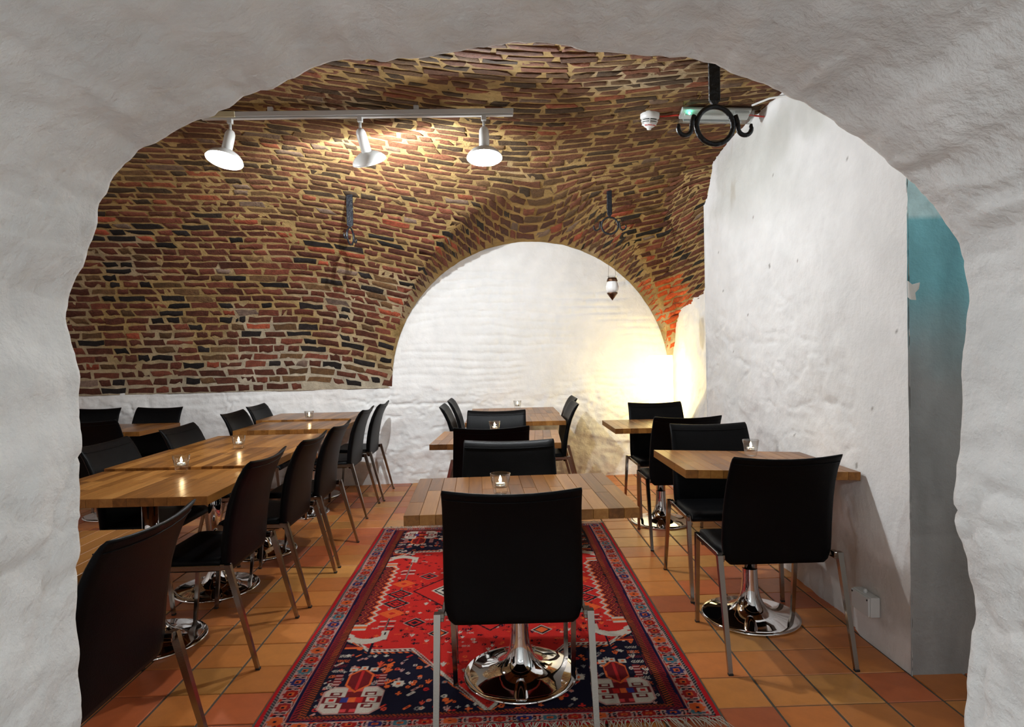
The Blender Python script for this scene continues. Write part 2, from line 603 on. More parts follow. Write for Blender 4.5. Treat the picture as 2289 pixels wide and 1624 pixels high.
PAL = [((0.082, 0.027, 0.016), 42), ((0.130, 0.038, 0.022), 26), ((0.016, 0.012, 0.011), 14), ((0.105, 0.055, 0.025), 11), ((0.25, 0.055, 0.027), 5), ((0.15, 0.10, 0.075), 2)]
_pw = np.array([p[1] for p in PAL], float); _pw /= _pw.sum()


def build_bricks():
    rs = np.random.RandomState(5)
    items = []
    g = 0.0160
    nrow = int((A_CROWN + 1.75) / PITCH_B)
    for n in range(nrow):
        Ac = (n + 0.5) * PITCH_B
        cxs = XS
        C = vault_pt(cxs, np.full(len(cxs), Ac))
        cl = vault_clamped(cxs, np.full(len(cxs), Ac)) | vault_clamped(cxs, np.full(len(cxs), n * PITCH_B + 0.004))
        s = np.concatenate([[0], np.cumsum(np.linalg.norm(np.diff(C, axis=0), axis=1))])
        pos = rs.rand() * 0.2
        header = rs.rand() < 0.5
        while pos < s[-1]:
            L = (0.108 if rs.rand() < 0.42 else 0.208) * rs.uniform(0.82, 1.14)
            p0, p1 = pos, pos + L
            pos = p1 + rs.uniform(0.018, 0.036)
            if p1 > s[-1]: break
            ss = np.linspace(p0, p1, 4)
            xx = np.interp(ss, s, cxs)
            ii = np.searchsorted(cxs, xx).clip(0, len(cxs) - 1)
            if cl[ii].any():
                sf = np.linspace(p0, p1, 25); xf = np.interp(sf, s, cxs)
                okf = ~cl[np.searchsorted(cxs, xf).clip(0, len(cxs) - 1)]
                if not okf.any(): continue
                kk = np.nonzero(okf)[0]
                if not okf[kk[0]:kk[-1] + 1].all() or sf[kk[-1]] - sf[kk[0]] < 0.045: continue
                xx = np.interp(np.linspace(sf[kk[0]], sf[kk[-1]], 4), s, cxs)
            lo = n * PITCH_B + g * rs.uniform(0.5, 1.1); hi = (n + 1) * PITCH_B - g * rs.uniform(0.4, 1.0)
            items.append((xx, lo, hi))
    # build all in arrays: 2 x 4 outline corners + outer jitter
    nI = len(items)
    XX = np.array([it[0] for it in items]); LO = np.array([it[1] for it in items]); HI = np.array([it[2] for it in items])
    jx = rs.normal(0, 0.0055, (nI, 2, 4)); ja = rs.normal(0, 0.0046, (nI, 2, 4))
    # slight slant of the perpend joints as in hand-laid work
    sl = rs.normal(0, 0.006, nI)
    X = np.repeat(XX[:, None, :], 2, 1) + jx + np.stack([-sl, sl], 1)[:, :, None]
    dxs = np.abs(XX[:, -1] - XX[:, 0])[:, None, None]
    X = np.where(dxs < 0.06, np.repeat(XX[:, None, :], 2, 1), X)
    X = np.clip(X, XS[0] + .01, XS[-1] - .01)
    A = np.stack([np.repeat(LO[:, None], 4, 1), np.repeat(HI[:, None], 4, 1)], 1) + ja
    A = np.clip(A, 0.001, AS[-1] - .02)
    P = vault_pt(X, A)
    e = 0.006
    # normal from the brick's own corners
    du = P[:, :, -1].mean(1) - P[:, :, 0].mean(1); dv = P[:, 1].mean(1) - P[:, 0].mean(1)
    nn = np.cross(du, dv); nn /= np.linalg.norm(nn, axis=1)[:, None] + 1e-9
    cen = P.reshape(nI, -1, 3).mean(1)
    tgt = np.array([0.0, 3.4, 1.0]) - cen
    sg = np.sign((nn * tgt).sum(1)); nn *= sg[:, None]
    proud = rs.uniform(0.0008, 0.0048, nI)
    tilt = rs.normal(0, 0.0018, (nI, 2, 4))
    front = P + nn[:, None, None, :] * (proud[:, None, None] + tilt)[..., None]
    ctr = front.mean((1, 2))[:, None, None, :]
    inner = ctr + (front - ctr) * np.array([0.955, 0.955, 0.955]) + nn[:, None, None, :] * 0.0012
    back = P - nn[:, None, None, :] * 0.012
    # outline loop order of the 2x4 corner grid
    loop = [(0, 0), (0, 1), (0, 2), (0, 3), (1, 3), (1, 2), (1, 1), (1, 0)]
    li = np.array([i for i, _ in loop]); lj = np.array([j for _, j in loop])
    V = np.concatenate([inner[:, li, lj], front[:, li, lj], back[:, li, lj]], 1)  # nI,24,3
    F = [(0, 1, 6, 7), (1, 2, 5, 6), (2, 3, 4, 5)]
    for r0 in (0, 8):
        for k in range(8):
            k2 = (k + 1) % 8
            F.append((r0 + k, r0 + 8 + k, r0 + 8 + k2, r0 + k2))
    F = np.array(F)
    cols = np.array([PAL[i][0] for i in rs.choice(len(PAL), nI, p=_pw)]) * rs.uniform(0.7, 1.35, (nI, 1))
    # freshly bared orange bricks on the slender leg in the right-hand corner
    leg = (cen[:, 0] > 1.25) & (cen[:, 2] < 1.98) & (cen[:, 2] > 1.15) & (cen[:, 1] > 5.72)
    cols[leg] = np.array((0.50, 0.085, 0.022)) * rs.uniform(0.7, 1.2, (leg.sum(), 1))
    # browner bricks with less contrast towards the crown
    up = (sstep(2.35, 2.66, cen[:, 2]) * 0.8)[:, None]
    cols = cols * (1 - up) + (0.55 * cols + np.array((0.060, 0.034, 0.014))) * up
    ok, uv = in_view(cen)
    ok &= True
    uvq, _ = project(front[:, [0, 0, 1, 1], [0, 3, 3, 0]].reshape(-1, 3))
    uvq = uvq.reshape(nI, 4, 2)
    area = np.array([poly_area(q) for q in uvq]) * ok
    order = np.argsort(-area)
    single = set(order[:300].tolist())
    for i in sorted(single):
        base = cen[i]
        me = mesh('brick', V[i] - base, F if sg[i] > 0 else F[:, ::-1], np.repeat(cols[i][None], 24, 0))
        me.materials.append(M['brick'])
        o = bpy.data.objects.new('brick', me); COL.objects.link(o); o.location = base; o.parent = ceiling
    rest = [i for i in range(nI) if i not in single]
    VV = V[rest].reshape(-1, 3); nb = len(rest)
    FF = (F[None] + (np.arange(nb) * 24)[:, None, None]).reshape(-1, 4)
    CC = np.repeat(cols[rest], 24, 0)
    me = bpy.data.meshes.new('brickwork')
    me.vertices.add(len(VV)); me.vertices.foreach_set('co', VV.astype(np.float32).ravel())
    me.loops.add(len(FF) * 4); me.loops.foreach_set('vertex_index', FF.ravel().astype(np.int32))
    me.polygons.add(len(FF)); me.polygons.foreach_set('loop_start', (np.arange(len(FF)) * 4).astype(np.int32))
    me.update(calc_edges=True)
    a = me.color_attributes.new('Col', 'FLOAT_COLOR', 'POINT')
    c4 = np.ones((len(VV), 4), np.float32); c4[:, :3] = CC; a.data.foreach_set('color', c4.ravel())
    o = link('brickwork', me, M['brick'], ceiling); tag(o, kind='stuff')


build_bricks()

# ------------------------------------------------------------------ white walls


def painted_relief(u, z, seed, stone=1.0, brick=1.0):
    """thick limewash over masonry: brick courses and rough stones, positive = towards the room"""
    wob = 0.09 * fbm(u * 1.3, z * 1.6, seed + 3, 4)
    zz = z + wob; row = np.floor(zz / 0.078); fz = zz / 0.078 - row
    uu = u + 0.04 * fbm(u * 3, z * 3, seed + 5, 2) + 0.5 * 0.25 * (row % 2) + 0.05 * np.sin(row * 7.3)
    fu = uu / 0.25 - np.floor(uu / 0.25)
    dz = np.minimum(fz, 1 - fz) * 0.078; du = np.minimum(fu, 1 - fu) * 0.25
    m = np.clip(0.40 + 1.8 * fbm(u * 2.0, z * 3.4, seed + 9, 3), 0, 1)
    bj = -0.014 * np.exp(-(dz / 0.012) ** 2) * m - 0.007 * np.exp(-(du / 0.012) ** 2) * m * (dz > 0.002)
    wu = 0.9 * fbm(u * 2.1, z * 2.1, seed + 11, 3); wz = 0.9 * fbm(u * 2.1, z * 2.1, seed + 13, 3)
    e1, c1 = voro(u * 2.3 + wu, z * 4.4 + wz, seed, 0.95)
    mk = sstep(-0.02, 0.30, fbm(u * 2.3, z * 2.3, seed + 15, 3))
    st = -0.016 * np.exp(-(e1 / 0.05) ** 2) * mk + 0.022 * (c1 - 0.5) * sstep(0.0, 0.35, e1)
    # thin ragged, mostly level cracks and ledges
    cr = fbm(u * 1.3, z * 5.5, seed + 25, 4, 0.55); cr2 = fbm(u * 2.6 + 7, z * 7.0, seed + 29, 4, 0.55)
    st = st - 0.015 * np.exp(-(cr / 0.022) ** 2) * sstep(0.02, 0.22, fbm(u * 1.7 + 5, z * 1.7, seed + 33, 2))
    st = st - 0.010 * np.exp(-(cr2 / 0.022) ** 2) * sstep(0.05, 0.25, fbm(u * 2.2 + 9, z * 2.2, seed + 35, 2))
    st = st + 0.014 * fbm(u * 7.0, z * 9.0, seed + 37, 4, 0.6)
    ns = 0.020 * fbm(u * 3.1, z * 3.1, seed + 17, 4) + 0.006 * fbm(u * 17, z * 17, seed + 21, 3)
    return brick * bj + stone * st + ns * (0.4 + 0.6 * np.maximum(stone, 0.3 * np.ones_like(stone) if hasattr(stone, '__len__') else 0.3))


def wall_color(u, z, seed, dirt=0.10):
    f = fbm(u * 1.7, z * 1.7, seed + 40, 4); f2 = fbm(u * 9, z * 9, seed + 47, 3)
    return WHITE[None, None] * (1 + dirt * f + 0.05 * f2)[..., None]


def build_wall_back():
    step = 0.014
    u = np.arange(-5.25, 1.90, step); z = np.concatenate([[-0.03], np.arange(0.0, 2.62, step)])
    U, Z = np.meshgrid(u, z, indexing='ij')
    low = 1 - sstep(0.78, 1.12, Z + 0.12 * fbm(U * 2, Z * 2, 71, 2))
    rel = painted_relief(U, Z, 101, stone=0.12 + 0.95 * low, brick=1.0 - 0.75 * low)
    # a ledge-like crack at chair-back height left of the middle, as thick paint over a seam
    cz = 0.79 - 0.05 * sstep(-0.95, -0.8, U) + 0.02 * fbm(U * 6, U * 0, 77, 2) + 0.05 * sstep(-1.0, -0.75, U)
    rel += -0.02 * np.exp(-((Z - cz) / 0.012) ** 2) * sstep(-1.25, -1.0, U) * (1 - sstep(-0.35, -0.2, U))
    Y = 6.37 + SLOPE * U - rel + 0.006
    P = np.stack([U, Y, Z], -1)
    c = wall_color(U, Z, 103, 0.08)
    o = link('wall_back', grid_mesh('wall_back', P, c), M['plaster'])
    tag(o, 'white limewashed rough masonry wall at the back under the vault', 'wall', kind='structure')


build_wall_back()


def build_wall_right():
    step = 0.013
    v = np.arange(2.39, 4.746, step); v[-1] = 4.744; z = np.concatenate([[-0.03], np.arange(0, 3.0, step)])
    V, Z = np.meshgrid(v, z, indexing='ij')
    plain_ = 1 - sstep(2.62, 2.82, V + 0.10 * fbm(V * 2, Z * 2, 61, 3) - 0.10 * sstep(0.9, 1.9, Z))
    rel = painted_relief(V, Z, 201, stone=0.62 * (1 - plain_) * (1 - 0.45 * sstep(1.2, 2.2, Z)), brick=0.10 * (1 - plain_))
    rel = rel * (1 - 0.85 * plain_)
    # bellied foot of the wall under the near table
    rel += -0.05 * (1 - sstep(0.35, 0.75, Z)) * (1 - plain_) * sstep(2.7, 3.0, V)
    edge = np.exp(-((V - 2.39) / 0.01) ** 2)
    rel += 0.004 * edge * fbm(Z * 18, V * 2, 69, 3)
    X = 1.592 - np.clip(rel, -0.2, 0.02) + 0.008
    P = np.stack([X, V, Z], -1)
    c = wall_color(V, Z, 203, 0.10)
    # ochre water stains and bare grey patches near the vault
    st = sstep(0.10, 0.40, fbm(V * 5 + 3, Z * 3.0, 65, 4)) * sstep(2.0, 2.5, Z)
    c = c * (1 - 0.55 * st[..., None]) + np.array((0.36, 0.24, 0.12)) * 0.55 * st[..., None]
    gs = sstep(0.05, 0.4, fbm(V * 2 + 9, Z * 2.0, 67, 4)) * sstep(1.9, 2.4, Z) * 0.45
    c = c * (1 - gs[..., None]) + np.array((0.42, 0.42, 0.36)) * gs[..., None]
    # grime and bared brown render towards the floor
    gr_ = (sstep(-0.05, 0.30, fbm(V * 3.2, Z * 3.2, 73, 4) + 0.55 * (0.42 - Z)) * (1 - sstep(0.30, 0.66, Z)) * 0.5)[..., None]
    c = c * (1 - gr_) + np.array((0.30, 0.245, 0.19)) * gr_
    # small dark pits scattered over the plaster
    rp_ = np.random.RandomState(9)
    for _ in range(16):
        pv, pz = rp_.uniform(2.45, 4.6), rp_.uniform(0.3, 2.4)
        c[((V - pv) ** 2 + ((Z - pz) * 0.8) ** 2) < 0.0068 ** 2] = (0.30, 0.28, 0.26)
    # chips along the arris
    ch = (edge > 0.5) & (fbm(Z * 30, V * 0, 63, 3) > 0.12)
    c[ch] = (0.12, 0.10, 0.09)
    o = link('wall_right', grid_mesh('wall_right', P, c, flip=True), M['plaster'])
    tag(o, 'bright white plastered wall beside the right-hand row of tables', 'wall', kind='structure')
    # little dark pits and a hanging flake of paint at the corner
    def flake(bm):
        pts = [(0, 0.0, 0.045), (0.010, -0.01, 0.030), (0.034, -0.018, 0.036), (0.028, -0.02, 0.012), (0.018, -0.014, -0.002), (0.020, -0.016, -0.030), (0.006, -0.008, -0.028), (0.0, 0.0, -0.018)]
        a = [bm.verts.new(p) for p in pts]; b = [bm.verts.new((p[0] + .001, p[1] - 0.003, p[2] - .001)) for p in pts]
        bm.faces.new(a); bm.faces.new(b[::-1])
        for k in range(len(pts)): bm.faces.new((a[k], b[k], b[(k + 1) % len(pts)], a[(k + 1) % len(pts)]))
    f = link('paint_flake', bm_mesh('paint_flake', flake), M['whitemetal'], o, (1.592, 2.387, 1.50))
    # recessed strip of the same wall behind the pier, with a leaning boulder at its foot
    v = np.arange(4.744, 6.58, 0.016); z = np.concatenate([[-0.03], np.arange(0, 2.7, 0.016)])
    V, Z = np.meshgrid(v, z, indexing='ij')
    rel = painted_relief(V, Z, 231, stone=0.5, brick=0.15)
    bul = 0.17 * sstep(0.0, 0.5, (1.55 - Z) - 0.75 * (V - 4.75)) + 0.03 * sstep(0, .4, 0.9 - Z)
    X = 1.825 - np.clip(rel, -0.03, 0.03) - bul
    o2 = link('wall_recess', grid_mesh('wall_recess', np.stack([X, V, Z], -1), wall_color(V, Z, 233, 0.10), flip=True), M['plaster'])
    tag(o2, 'narrow white wall strip set back in the far right corner', 'wall', kind='structure')
    u = np.arange(1.592, 1.90, 0.02); U, Z = np.meshgrid(u, z, indexing='ij')
    P = np.stack([U, 4.744 + 0.004 * fbm(U * 9, Z * 9, 81, 3) * (U > 1.6), Z], -1)
    o3 = link('return', grid_mesh('return', P, wall_color(U, Z, 235, .1), flip=False), M['plaster'], o)
    return o


wall_right = build_wall_right()


def build_pillar():
    step = 0.02
    u = np.arange(1.595, 2.75, step); z = np.concatenate([[-0.03], np.arange(0, 3.0, step)])
    U, Z = np.meshgrid(u, z, indexing='ij')
    rel = 0.006 * fbm(U * 4, Z * 4, 301, 4) + 0.010 * sstep(1.79, 1.80, Z) * fbm(U * 14, Z * 14, 305, 3) - 0.004 * np.exp(-((Z - 0.555) / 0.006) ** 2)
    P = np.stack([U, 2.392 - rel, Z], -1)
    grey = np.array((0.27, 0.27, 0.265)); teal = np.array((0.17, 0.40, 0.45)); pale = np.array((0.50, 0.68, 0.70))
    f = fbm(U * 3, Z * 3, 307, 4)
    t = sstep(1.12, 1.62, Z + 0.22 * f)[..., None]  # turquoise takes over from grey with height, along a noisy boundary
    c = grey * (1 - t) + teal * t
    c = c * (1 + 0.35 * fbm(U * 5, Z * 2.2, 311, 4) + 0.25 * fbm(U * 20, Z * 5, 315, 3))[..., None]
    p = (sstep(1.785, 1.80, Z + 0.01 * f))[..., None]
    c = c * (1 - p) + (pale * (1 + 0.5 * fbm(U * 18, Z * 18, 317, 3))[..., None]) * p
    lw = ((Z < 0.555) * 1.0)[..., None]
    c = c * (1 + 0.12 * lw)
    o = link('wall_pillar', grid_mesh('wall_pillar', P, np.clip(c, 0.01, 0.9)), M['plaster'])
    tag(o, 'plaster pier face beyond the right jamb, grey below and turquoise above', 'wall', kind='structure')


build_pillar()


def build_arch():
    n = 460
    C2, s = arch_curve(n)
    t = np.gradient(C2, axis=0); t /= np.linalg.norm(t, axis=1)[:, None]
    nr = np.stack([-t[:, 1], t[:, 0]], -1)          # points away from the opening
    cen = np.array([0.05, 1.0])
    sgn = np.sign(((C2 - cen) * nr).sum(1)); nr *= np.median(sgn)
    # depth profile: room-side face, rounded arris, splayed soffit towards the camera
    prof = []
    for k in np.linspace(1.7, 0.04, 26): prof.append((ARCH_Y + 0.0, k))
    for a in np.linspace(0, math.pi / 2, 7): prof.append((ARCH_Y - 0.028 + 0.028 * math.cos(a) , 0.028 - 0.028 * math.sin(a)))
    for y in np.linspace(ARCH_Y - 0.035, 0.25, 74): prof.append((y, 0.05 * (ARCH_Y - y) ** 1.1))
    for y in np.linspace(0.24, -0.35, 12): prof.append((y, 0.05 * (ARCH_Y - y) ** 1.1))
    prof = np.array(prof)
    S, _ = np.meshgrid(s, prof[:, 0], indexing='ij')
    Yp = np.broadcast_to(prof[:, 0], (n, len(prof))); Op = np.broadcast_to(prof[:, 1], (n, len(prof)))
    w = Yp * 1.0 + (Op > 0.2) * Op * 0.9
    wob = 0.008 * fbm(S * 6.0, S * 0 + 3.3, 401, 3)
    rough = 0.012 * fbm(S * 9, w * 5, 403, 4) + 0.0035 * fbm(S * 34, w * 34, 409, 2)
    jamb = 1 - sstep(1.2, 1.55, np.broadcast_to(C2[:, 1:2], S.shape))
    rough += jamb * (0.012 * fbm(S * 7.5, w * 6, 411, 4, 0.6) + 0.008 * fbm(S * 15, w * 13, 413, 3, 0.6)) * (0.35 + 0.65 * sstep(0.0, 0.10, ARCH_Y - Yp))
    rough -= jamb * 0.008 * np.exp(-(fbm(S * 4, w * 3, 415, 3) / 0.03) ** 2)
    stripe = (0.017 * fbm(S * 12, w * 2.4, 417, 4, 0.6) + 0.009 * fbm(S * 42, w * 8.0, 427, 3)) * (1 - jamb) * (0.4 + 0.6 * sstep(0.0, 0.08, ARCH_Y - Yp))
    o_ = Op - wob - rough - stripe
    P = np.stack([C2[:, None, 0] + nr[:, None, 0] * o_, Yp + (Op > 0.035) * 0.5 * rough, C2[:, None, 1] + nr[:, None, 1] * o_], -1)
    c = wall_color(S, w, 421, 0.12) * (1 + 0.12 * fbm(S * 9, w * 2.0, 431, 4))[..., None]
    o = link('wall_front', grid_mesh('wall_front', P, c, flip=True), M['roughplaster'])
    o['label'] = 'thick white limewashed arch opening framing the view'; o['kind'] = 'structure'; o['category'] = 'wall'
    return o


build_arch()

M['shellwhite'] = plain('plain_white_plaster', (0.70, 0.69, 0.67), 0.85, bump=0.2, bscale=20)
M['slab'] = plain('neutral_bounce_grey', (0.42, 0.42, 0.41), 0.7, bump=0.2, bscale=20, var=0.1)  # grey for the unseen rear floor, so it bounces no orange light

# plain shell where the photograph does not look: side bay, passage and the room behind the camera
def shell(name, c, s, label):
    o = link(name, bm_mesh(name, lambda bm: add_box(bm, (0, 0, 0), s)), M['shellwhite'], None, c)
    tag(o, label, 'wall', kind='structure')


shell('wall_left', (-5.30, 3.7, 1.5), (0.16, 5.6, 3.1), 'white plaster end wall of the left bay')
shell('wall_passage', (2.78, 1.7, 1.5), (0.10, 1.5, 3.1), 'white plaster end wall of the side passage')
shell('wall_rear', (0.0, -3.1, 1.4), (5.4, 0.12, 2.9), 'white wall of the adjoining room behind the viewer')
shell('wall_rear_left', (-2.7, -1.4, 1.4), (0.12, 3.4, 2.9), 'white left wall of the adjoining room')
shell('wall_rear_right', (2.7, -1.4, 1.4), (0.12, 3.4, 2.9), 'white right wall of the adjoining room')
shell('ceiling_rear', (0.0, -1.4, 2.72), (5.4, 3.4, 0.1), 'white ceiling of the adjoining room')
shell('wall_front_outer', (-3.9, 1.26, 1.5), (3.0, 0.10, 3.1), 'white wall left of the arch on the room side')
shell('wall_front_outer.001', (2.2, 1.24, 1.5), (1.2, 0.06, 3.1), 'white wall right of the arch on the room side')

# ------------------------------------------------------------------ floor
TP, TX0, TY0 = 0.20758, 0.7658, 2.2149
RUGC, RUGW, RUGL = (-0.065, 3.395), 0.825, 1.255


def build_floor():
    def slab(bm): add_box(bm, (0, 0, 0), (8.4, 10.2, 0.04))
    fl = link('floor', bm_mesh('floor', slab), M['grout'], None, (-1.2, 1.75, -0.0235))
    tag(fl, 'orange terracotta tile floor with dark grey joints', 'floor', kind='structure')
    fr_ = link('floor_bounce_rear', bm_mesh('floor_bounce_rear', lambda bm: add_box(bm, (0, 0, 0), (5.4, 4.2, 0.03))), M['slab'], None, (0, -0.955, -0.014))  # added out of view, grey to keep orange bounce off the arch
    tag(fr_, 'added pale grey floor behind the viewer, unseen, keeps bounce light neutral', 'floor', kind='structure')
    rs = np.random.RandomState(21)
    pal = np.array([(0.46, 0.145, 0.034), (0.47, 0.175, 0.040), (0.46, 0.200, 0.048), (0.44, 0.105, 0.030), (0.48, 0.165, 0.036), (0.37, 0.095, 0.034)])
    pw = [0.28, 0.18, 0.14, 0.14, 0.18, 0.08]
    items = []
    for i in range(-29, 10):
        for j in range(-5, 21):
            x0 = TX0 + i * TP; y0 = TY0 + j * TP
            cx, cy = x0 + TP / 2, y0 + TP / 2
            if cy > 6.6 + SLOPE * cx: continue
            if cx > 1.72 and cy > 2.42: continue
            if cx > 2.7: continue
            c = pal[rs.choice(6, p=pw)] * rs.uniform(0.88, 1.12)
            items.append((cx, cy, c, rs.uniform(-0.0006, 0.0006), rs.normal(0, 0.0012, 2)))
    wx, wy = TP - 0.0095, TP - 0.0060
    b = 0.0022

    def tile(cx, cy):
        hx, hy = wx / 2, wy / 2
        V = []
        for (ex, z) in ((b, 0.0), (0.0, -b), (0.0, -0.012)):
            for sx, sy in ((-1, -1), (1, -1), (1, 1), (-1, 1)):
                V.append((sx * (hx - ex), sy * (hy - ex), z))
        F = [(0, 1, 2, 3)]
        for r in (0, 4):
            for k in range(4): F.append((r + k, r + 4 + k, r + 4 + (k + 1) % 4, r + (k + 1) % 4))
        return np.array(V), np.array(F)
    V0, F0 = tile(0, 0)
    cen = np.array([(it[0], it[1], 0.0) for it in items])
    ok, uv = in_view(cen)
    ok &= ~((np.abs(cen[:, 0] - RUGC[0]) < RUGW - 0.10) & (np.abs(cen[:, 1] - RUGC[1]) < RUGL - 0.10))
    area = np.where(ok, 1.0 / np.maximum(cen[:, 1], 0.5) ** 3, 0)
    single = set(np.argsort(-area)[:300].tolist())
    single = {i for i in single if area[i] > 0}
    VV = []; FF = []; CC = []; k = 0
    for i, (cx, cy, c, dz, tl) in enumerate(items):
        if i in single:
            me = mesh('tile', V0, F0, np.repeat(c[None], len(V0), 0)); me.materials.append(M['tile'])
            o = bpy.data.objects.new('tile', me); COL.objects.link(o); o.parent = fl
            o.location = (cx + 1.2, cy - 1.75, dz + 0.0235); o.rotation_euler = (tl[0], tl[1], 0)
        else:
            VV.append(V0 + np.array([cx + 1.2, cy - 1.75, dz + 0.0235])); FF.append(F0 + k); k += len(V0); CC.append(np.repeat(c[None], len(V0), 0))
    me = mesh('tiling', np.concatenate(VV), np.concatenate(FF), np.concatenate(CC))
    o = link('tiling', me, M['tile'], fl); tag(o, kind='stuff')


build_floor()

# ------------------------------------------------------------------ rug


def build_rug():
    st = 0.004
    u = np.arange(-RUGW, RUGW + 1e-6, st); v = np.arange(-RUGL, RUGL + 1e-6, st)
    Ur, Vr = np.meshgrid(u, v, indexing='ij')
    # hand-knotted wobble of the drawing
    U = Ur + 0.006 * fbm(Ur * 3, Vr * 3, 501, 2); V = Vr + 0.006 * fbm(Ur * 3, Vr * 3, 503, 2)
    a = np.abs(U); b = np.abs(V)
    RED = np.array((0.46, 0.020, 0.016)); NAVY = np.array((0.007, 0.006, 0.016)); CREAM = np.array((0.46, 0.40, 0.33)); ORG = np.array((0.62, 0.105, 0.025))
    DRED = np.array((0.13, 0.010, 0.012)); BLK = np.array((0.012, 0.008, 0.012)); TEAL = np.array((0.10, 0.27, 0.33)); BLUE = np.array((0.03, 0.035, 0.16)); GREY = np.array((0.20, 0.18, 0.17)); PINK = np.array((0.42, 0.22, 0.19))
    I = np.empty(U.shape + (3,)); I[:] = RED

    def put(mask, c): I[mask] = c
    # central field: red hexagonal middle on navy ends
    top = 0.48 + 0.20 * sstep(0.62, 0.50, a) + 0.0 * a
    edge = np.where(a > 0.52, 0.56 + (a - 0.52) * 0.0, np.where(a > 0.335, 0.675, 0.675 + (0.335 - a) * 1.45))
    edge = np.where(a > 0.53, 0.675 - (a - 0.53) * 1.2, edge)
    put(b > edge, NAVY)
    band = np.abs(b - edge)
    put((band < 0.014), CREAM)
    bead = (np.mod(a * 1.0 + b * 0.6, 0.022) < 0.012)
    put((band < 0.008) & bead, DRED)
    put((b - edge > 0.016) & (b - edge < 0.030) & (np.mod(a + b, 0.03) < 0.016), ORG)

    # scattered small motifs on field
    rs = np.random.RandomState(77)

    def motif(cu, cv, kind, col, col2, r):
        i0, i1 = np.searchsorted(u, cu - 3 * r), np.searchsorted(u, cu + 3 * r); j0, j1 = np.searchsorted(v, cv - 3 * r), np.searchsorted(v, cv + 3 * r)
        if i1 <= i0 or j1 <= j0: return
        du = U[i0:i1, j0:j1] - cu; dv = V[i0:i1, j0:j1] - cv
        sub = I[i0:i1, j0:j1]
        if kind == 0:      # flower
            d = np.maximum(np.abs(du), np.abs(dv)) + 0.4 * np.minimum(np.abs(du), np.abs(dv))
            sub[d < r] = col; sub[d < r * 0.45] = col2
        elif kind == 1:    # sprig
            sub[(np.abs(du) < r * 0.22) & (np.abs(dv) < 1.6 * r)] = col
            sub[(np.abs(np.abs(du) - 0.6 * r - 0.3 * dv) < 0.28 * r) & (np.abs(dv) < r)] = col
        elif kind == 2:    # diagonal leaf
            q = du * 0.7 + dv * 0.7; p = -du * 0.7 + dv * 0.7
            sub[(np.abs(q) < 1.5 * r) & (np.abs(p) < 0.5 * r)] = col; sub[(np.abs(q) < 0.6 * r) & (np.abs(p) < 0.2 * r)] = col2
        elif kind == 3:    # cross
            sub[((np.abs(du) < 0.3 * r) & (np.abs(dv) < r)) | ((np.abs(dv) < 0.3 * r) & (np.abs(du) < r))] = col
        elif kind == 4:    # star
            d = np.abs(du) + np.abs(dv); m = np.maximum(np.abs(du), np.abs(dv))
            sub[np.minimum(d, 1.41 * m) < r] = col; sub[m < 0.35 * r] = col2
        elif kind == 5:    # comb of chevrons
            sub[(np.abs(np.mod(du - np.abs(dv) * 0.8, 0.6 * r) - 0.3 * r) < 0.13 * r) & (np.abs(du) < 1.6 * r) & (np.abs(dv) < 0.7 * r)] = col
    lightc = [CREAM, ORG, PINK, ORG, CREAM, np.array((0.55, 0.06, 0.03)), GREY, RED]
    for k in range(1500):
        cu, cv = rs.uniform(-0.64, 0.64), rs.uniform(-1.16, 1.16)
        e_ = np.interp(abs(cu), [0, 0.335, 0.53, 0.66], [1.15, 0.675, 0.675, 0.52])
        if abs(cv) > e_ + 0.03:
            motif(cu, cv, rs.choice([0, 1, 2, 2, 3, 0]), lightc[rs.randint(len(lightc))], [DRED, NAVY, ORG][rs.randint(3)], rs.uniform(0.007, 0.014))
        elif abs(cv) < e_ - 0.03 and abs(cu) < 0.57:
            motif(cu, cv, rs.choice([3, 1, 0, 5]), [BLK, CREAM, NAVY, BLK, ORG, DRED][rs.randint(6)], RED, rs.uniform(0.007, 0.012))
    for k in range(10):      # side combs on the navy ends
        for su in (-1, 1):
            for sv in (-1, 1):
                motif(su * 0.615, sv * (0.72 + 0.042 * k), 5, [CREAM, ORG, DRED][k % 3], NAVY, 0.016)
    # zigzag side panels
    zz = (a > 0.545) & (b < 0.405)
    put(zz, NAVY)
    tri = np.abs(np.mod(V, 0.066) / 0.033 - 1)          # 0..1
    zc = 0.560 + 0.026 * tri
    for o_, c_, w_ in ((0.0, CREAM, 0.0075), (0.014, ORG, 0.006), (0.030, DRED, 0.006), (0.044, ORG * 0.6, 0.004), (-0.015, RED, 0.009), (0.058, np.array((0.20, 0.015, 0.02)), 0.005), (0.070, ORG * 0.5, 0.003)):
        put(zz & (np.abs(a - zc - o_) < w_), c_)
    put((a < 0.575) & (a > 0.545) & (b < 0.405) & (a < zc - 0.016), RED)
    # white animals with orange foot bars at the panel ends
    for lo_, hi_, c_ in ((0.405, 0.425, CREAM), (0.425, 0.448, ORG), (0.448, 0.468, CREAM)):
        put((a > 0.585) & (a < 0.655) & (b > lo_) & (b < hi_), c_)
    body = (a > 0.475) & (a < 0.66) & (np.abs(b - (0.53 + 0.055 * np.sin((a - 0.47) * 17))) < 0.026 + 0.012 * (a > 0.62))
    put(body, CREAM); put((a > 0.470) & (a < 0.505) & (b > 0.475) & (b < 0.57), CREAM)
    put((a > 0.484) & (a < 0.49) & (b > 0.49) & (b < 0.52), BLK); put(((a - 0.64) ** 2 + (b - 0.555) ** 2) < 0.008 ** 2, RED)
    under = (a > 0.475) & (a < 0.64) & (b > 0.595 + 0.04 * np.sin((a - 0.47) * 17)) & (b < 0.655)
    put(under & (a > 0.58), DRED); put(under & (a > 0.56) & (b > 0.64), ORG)
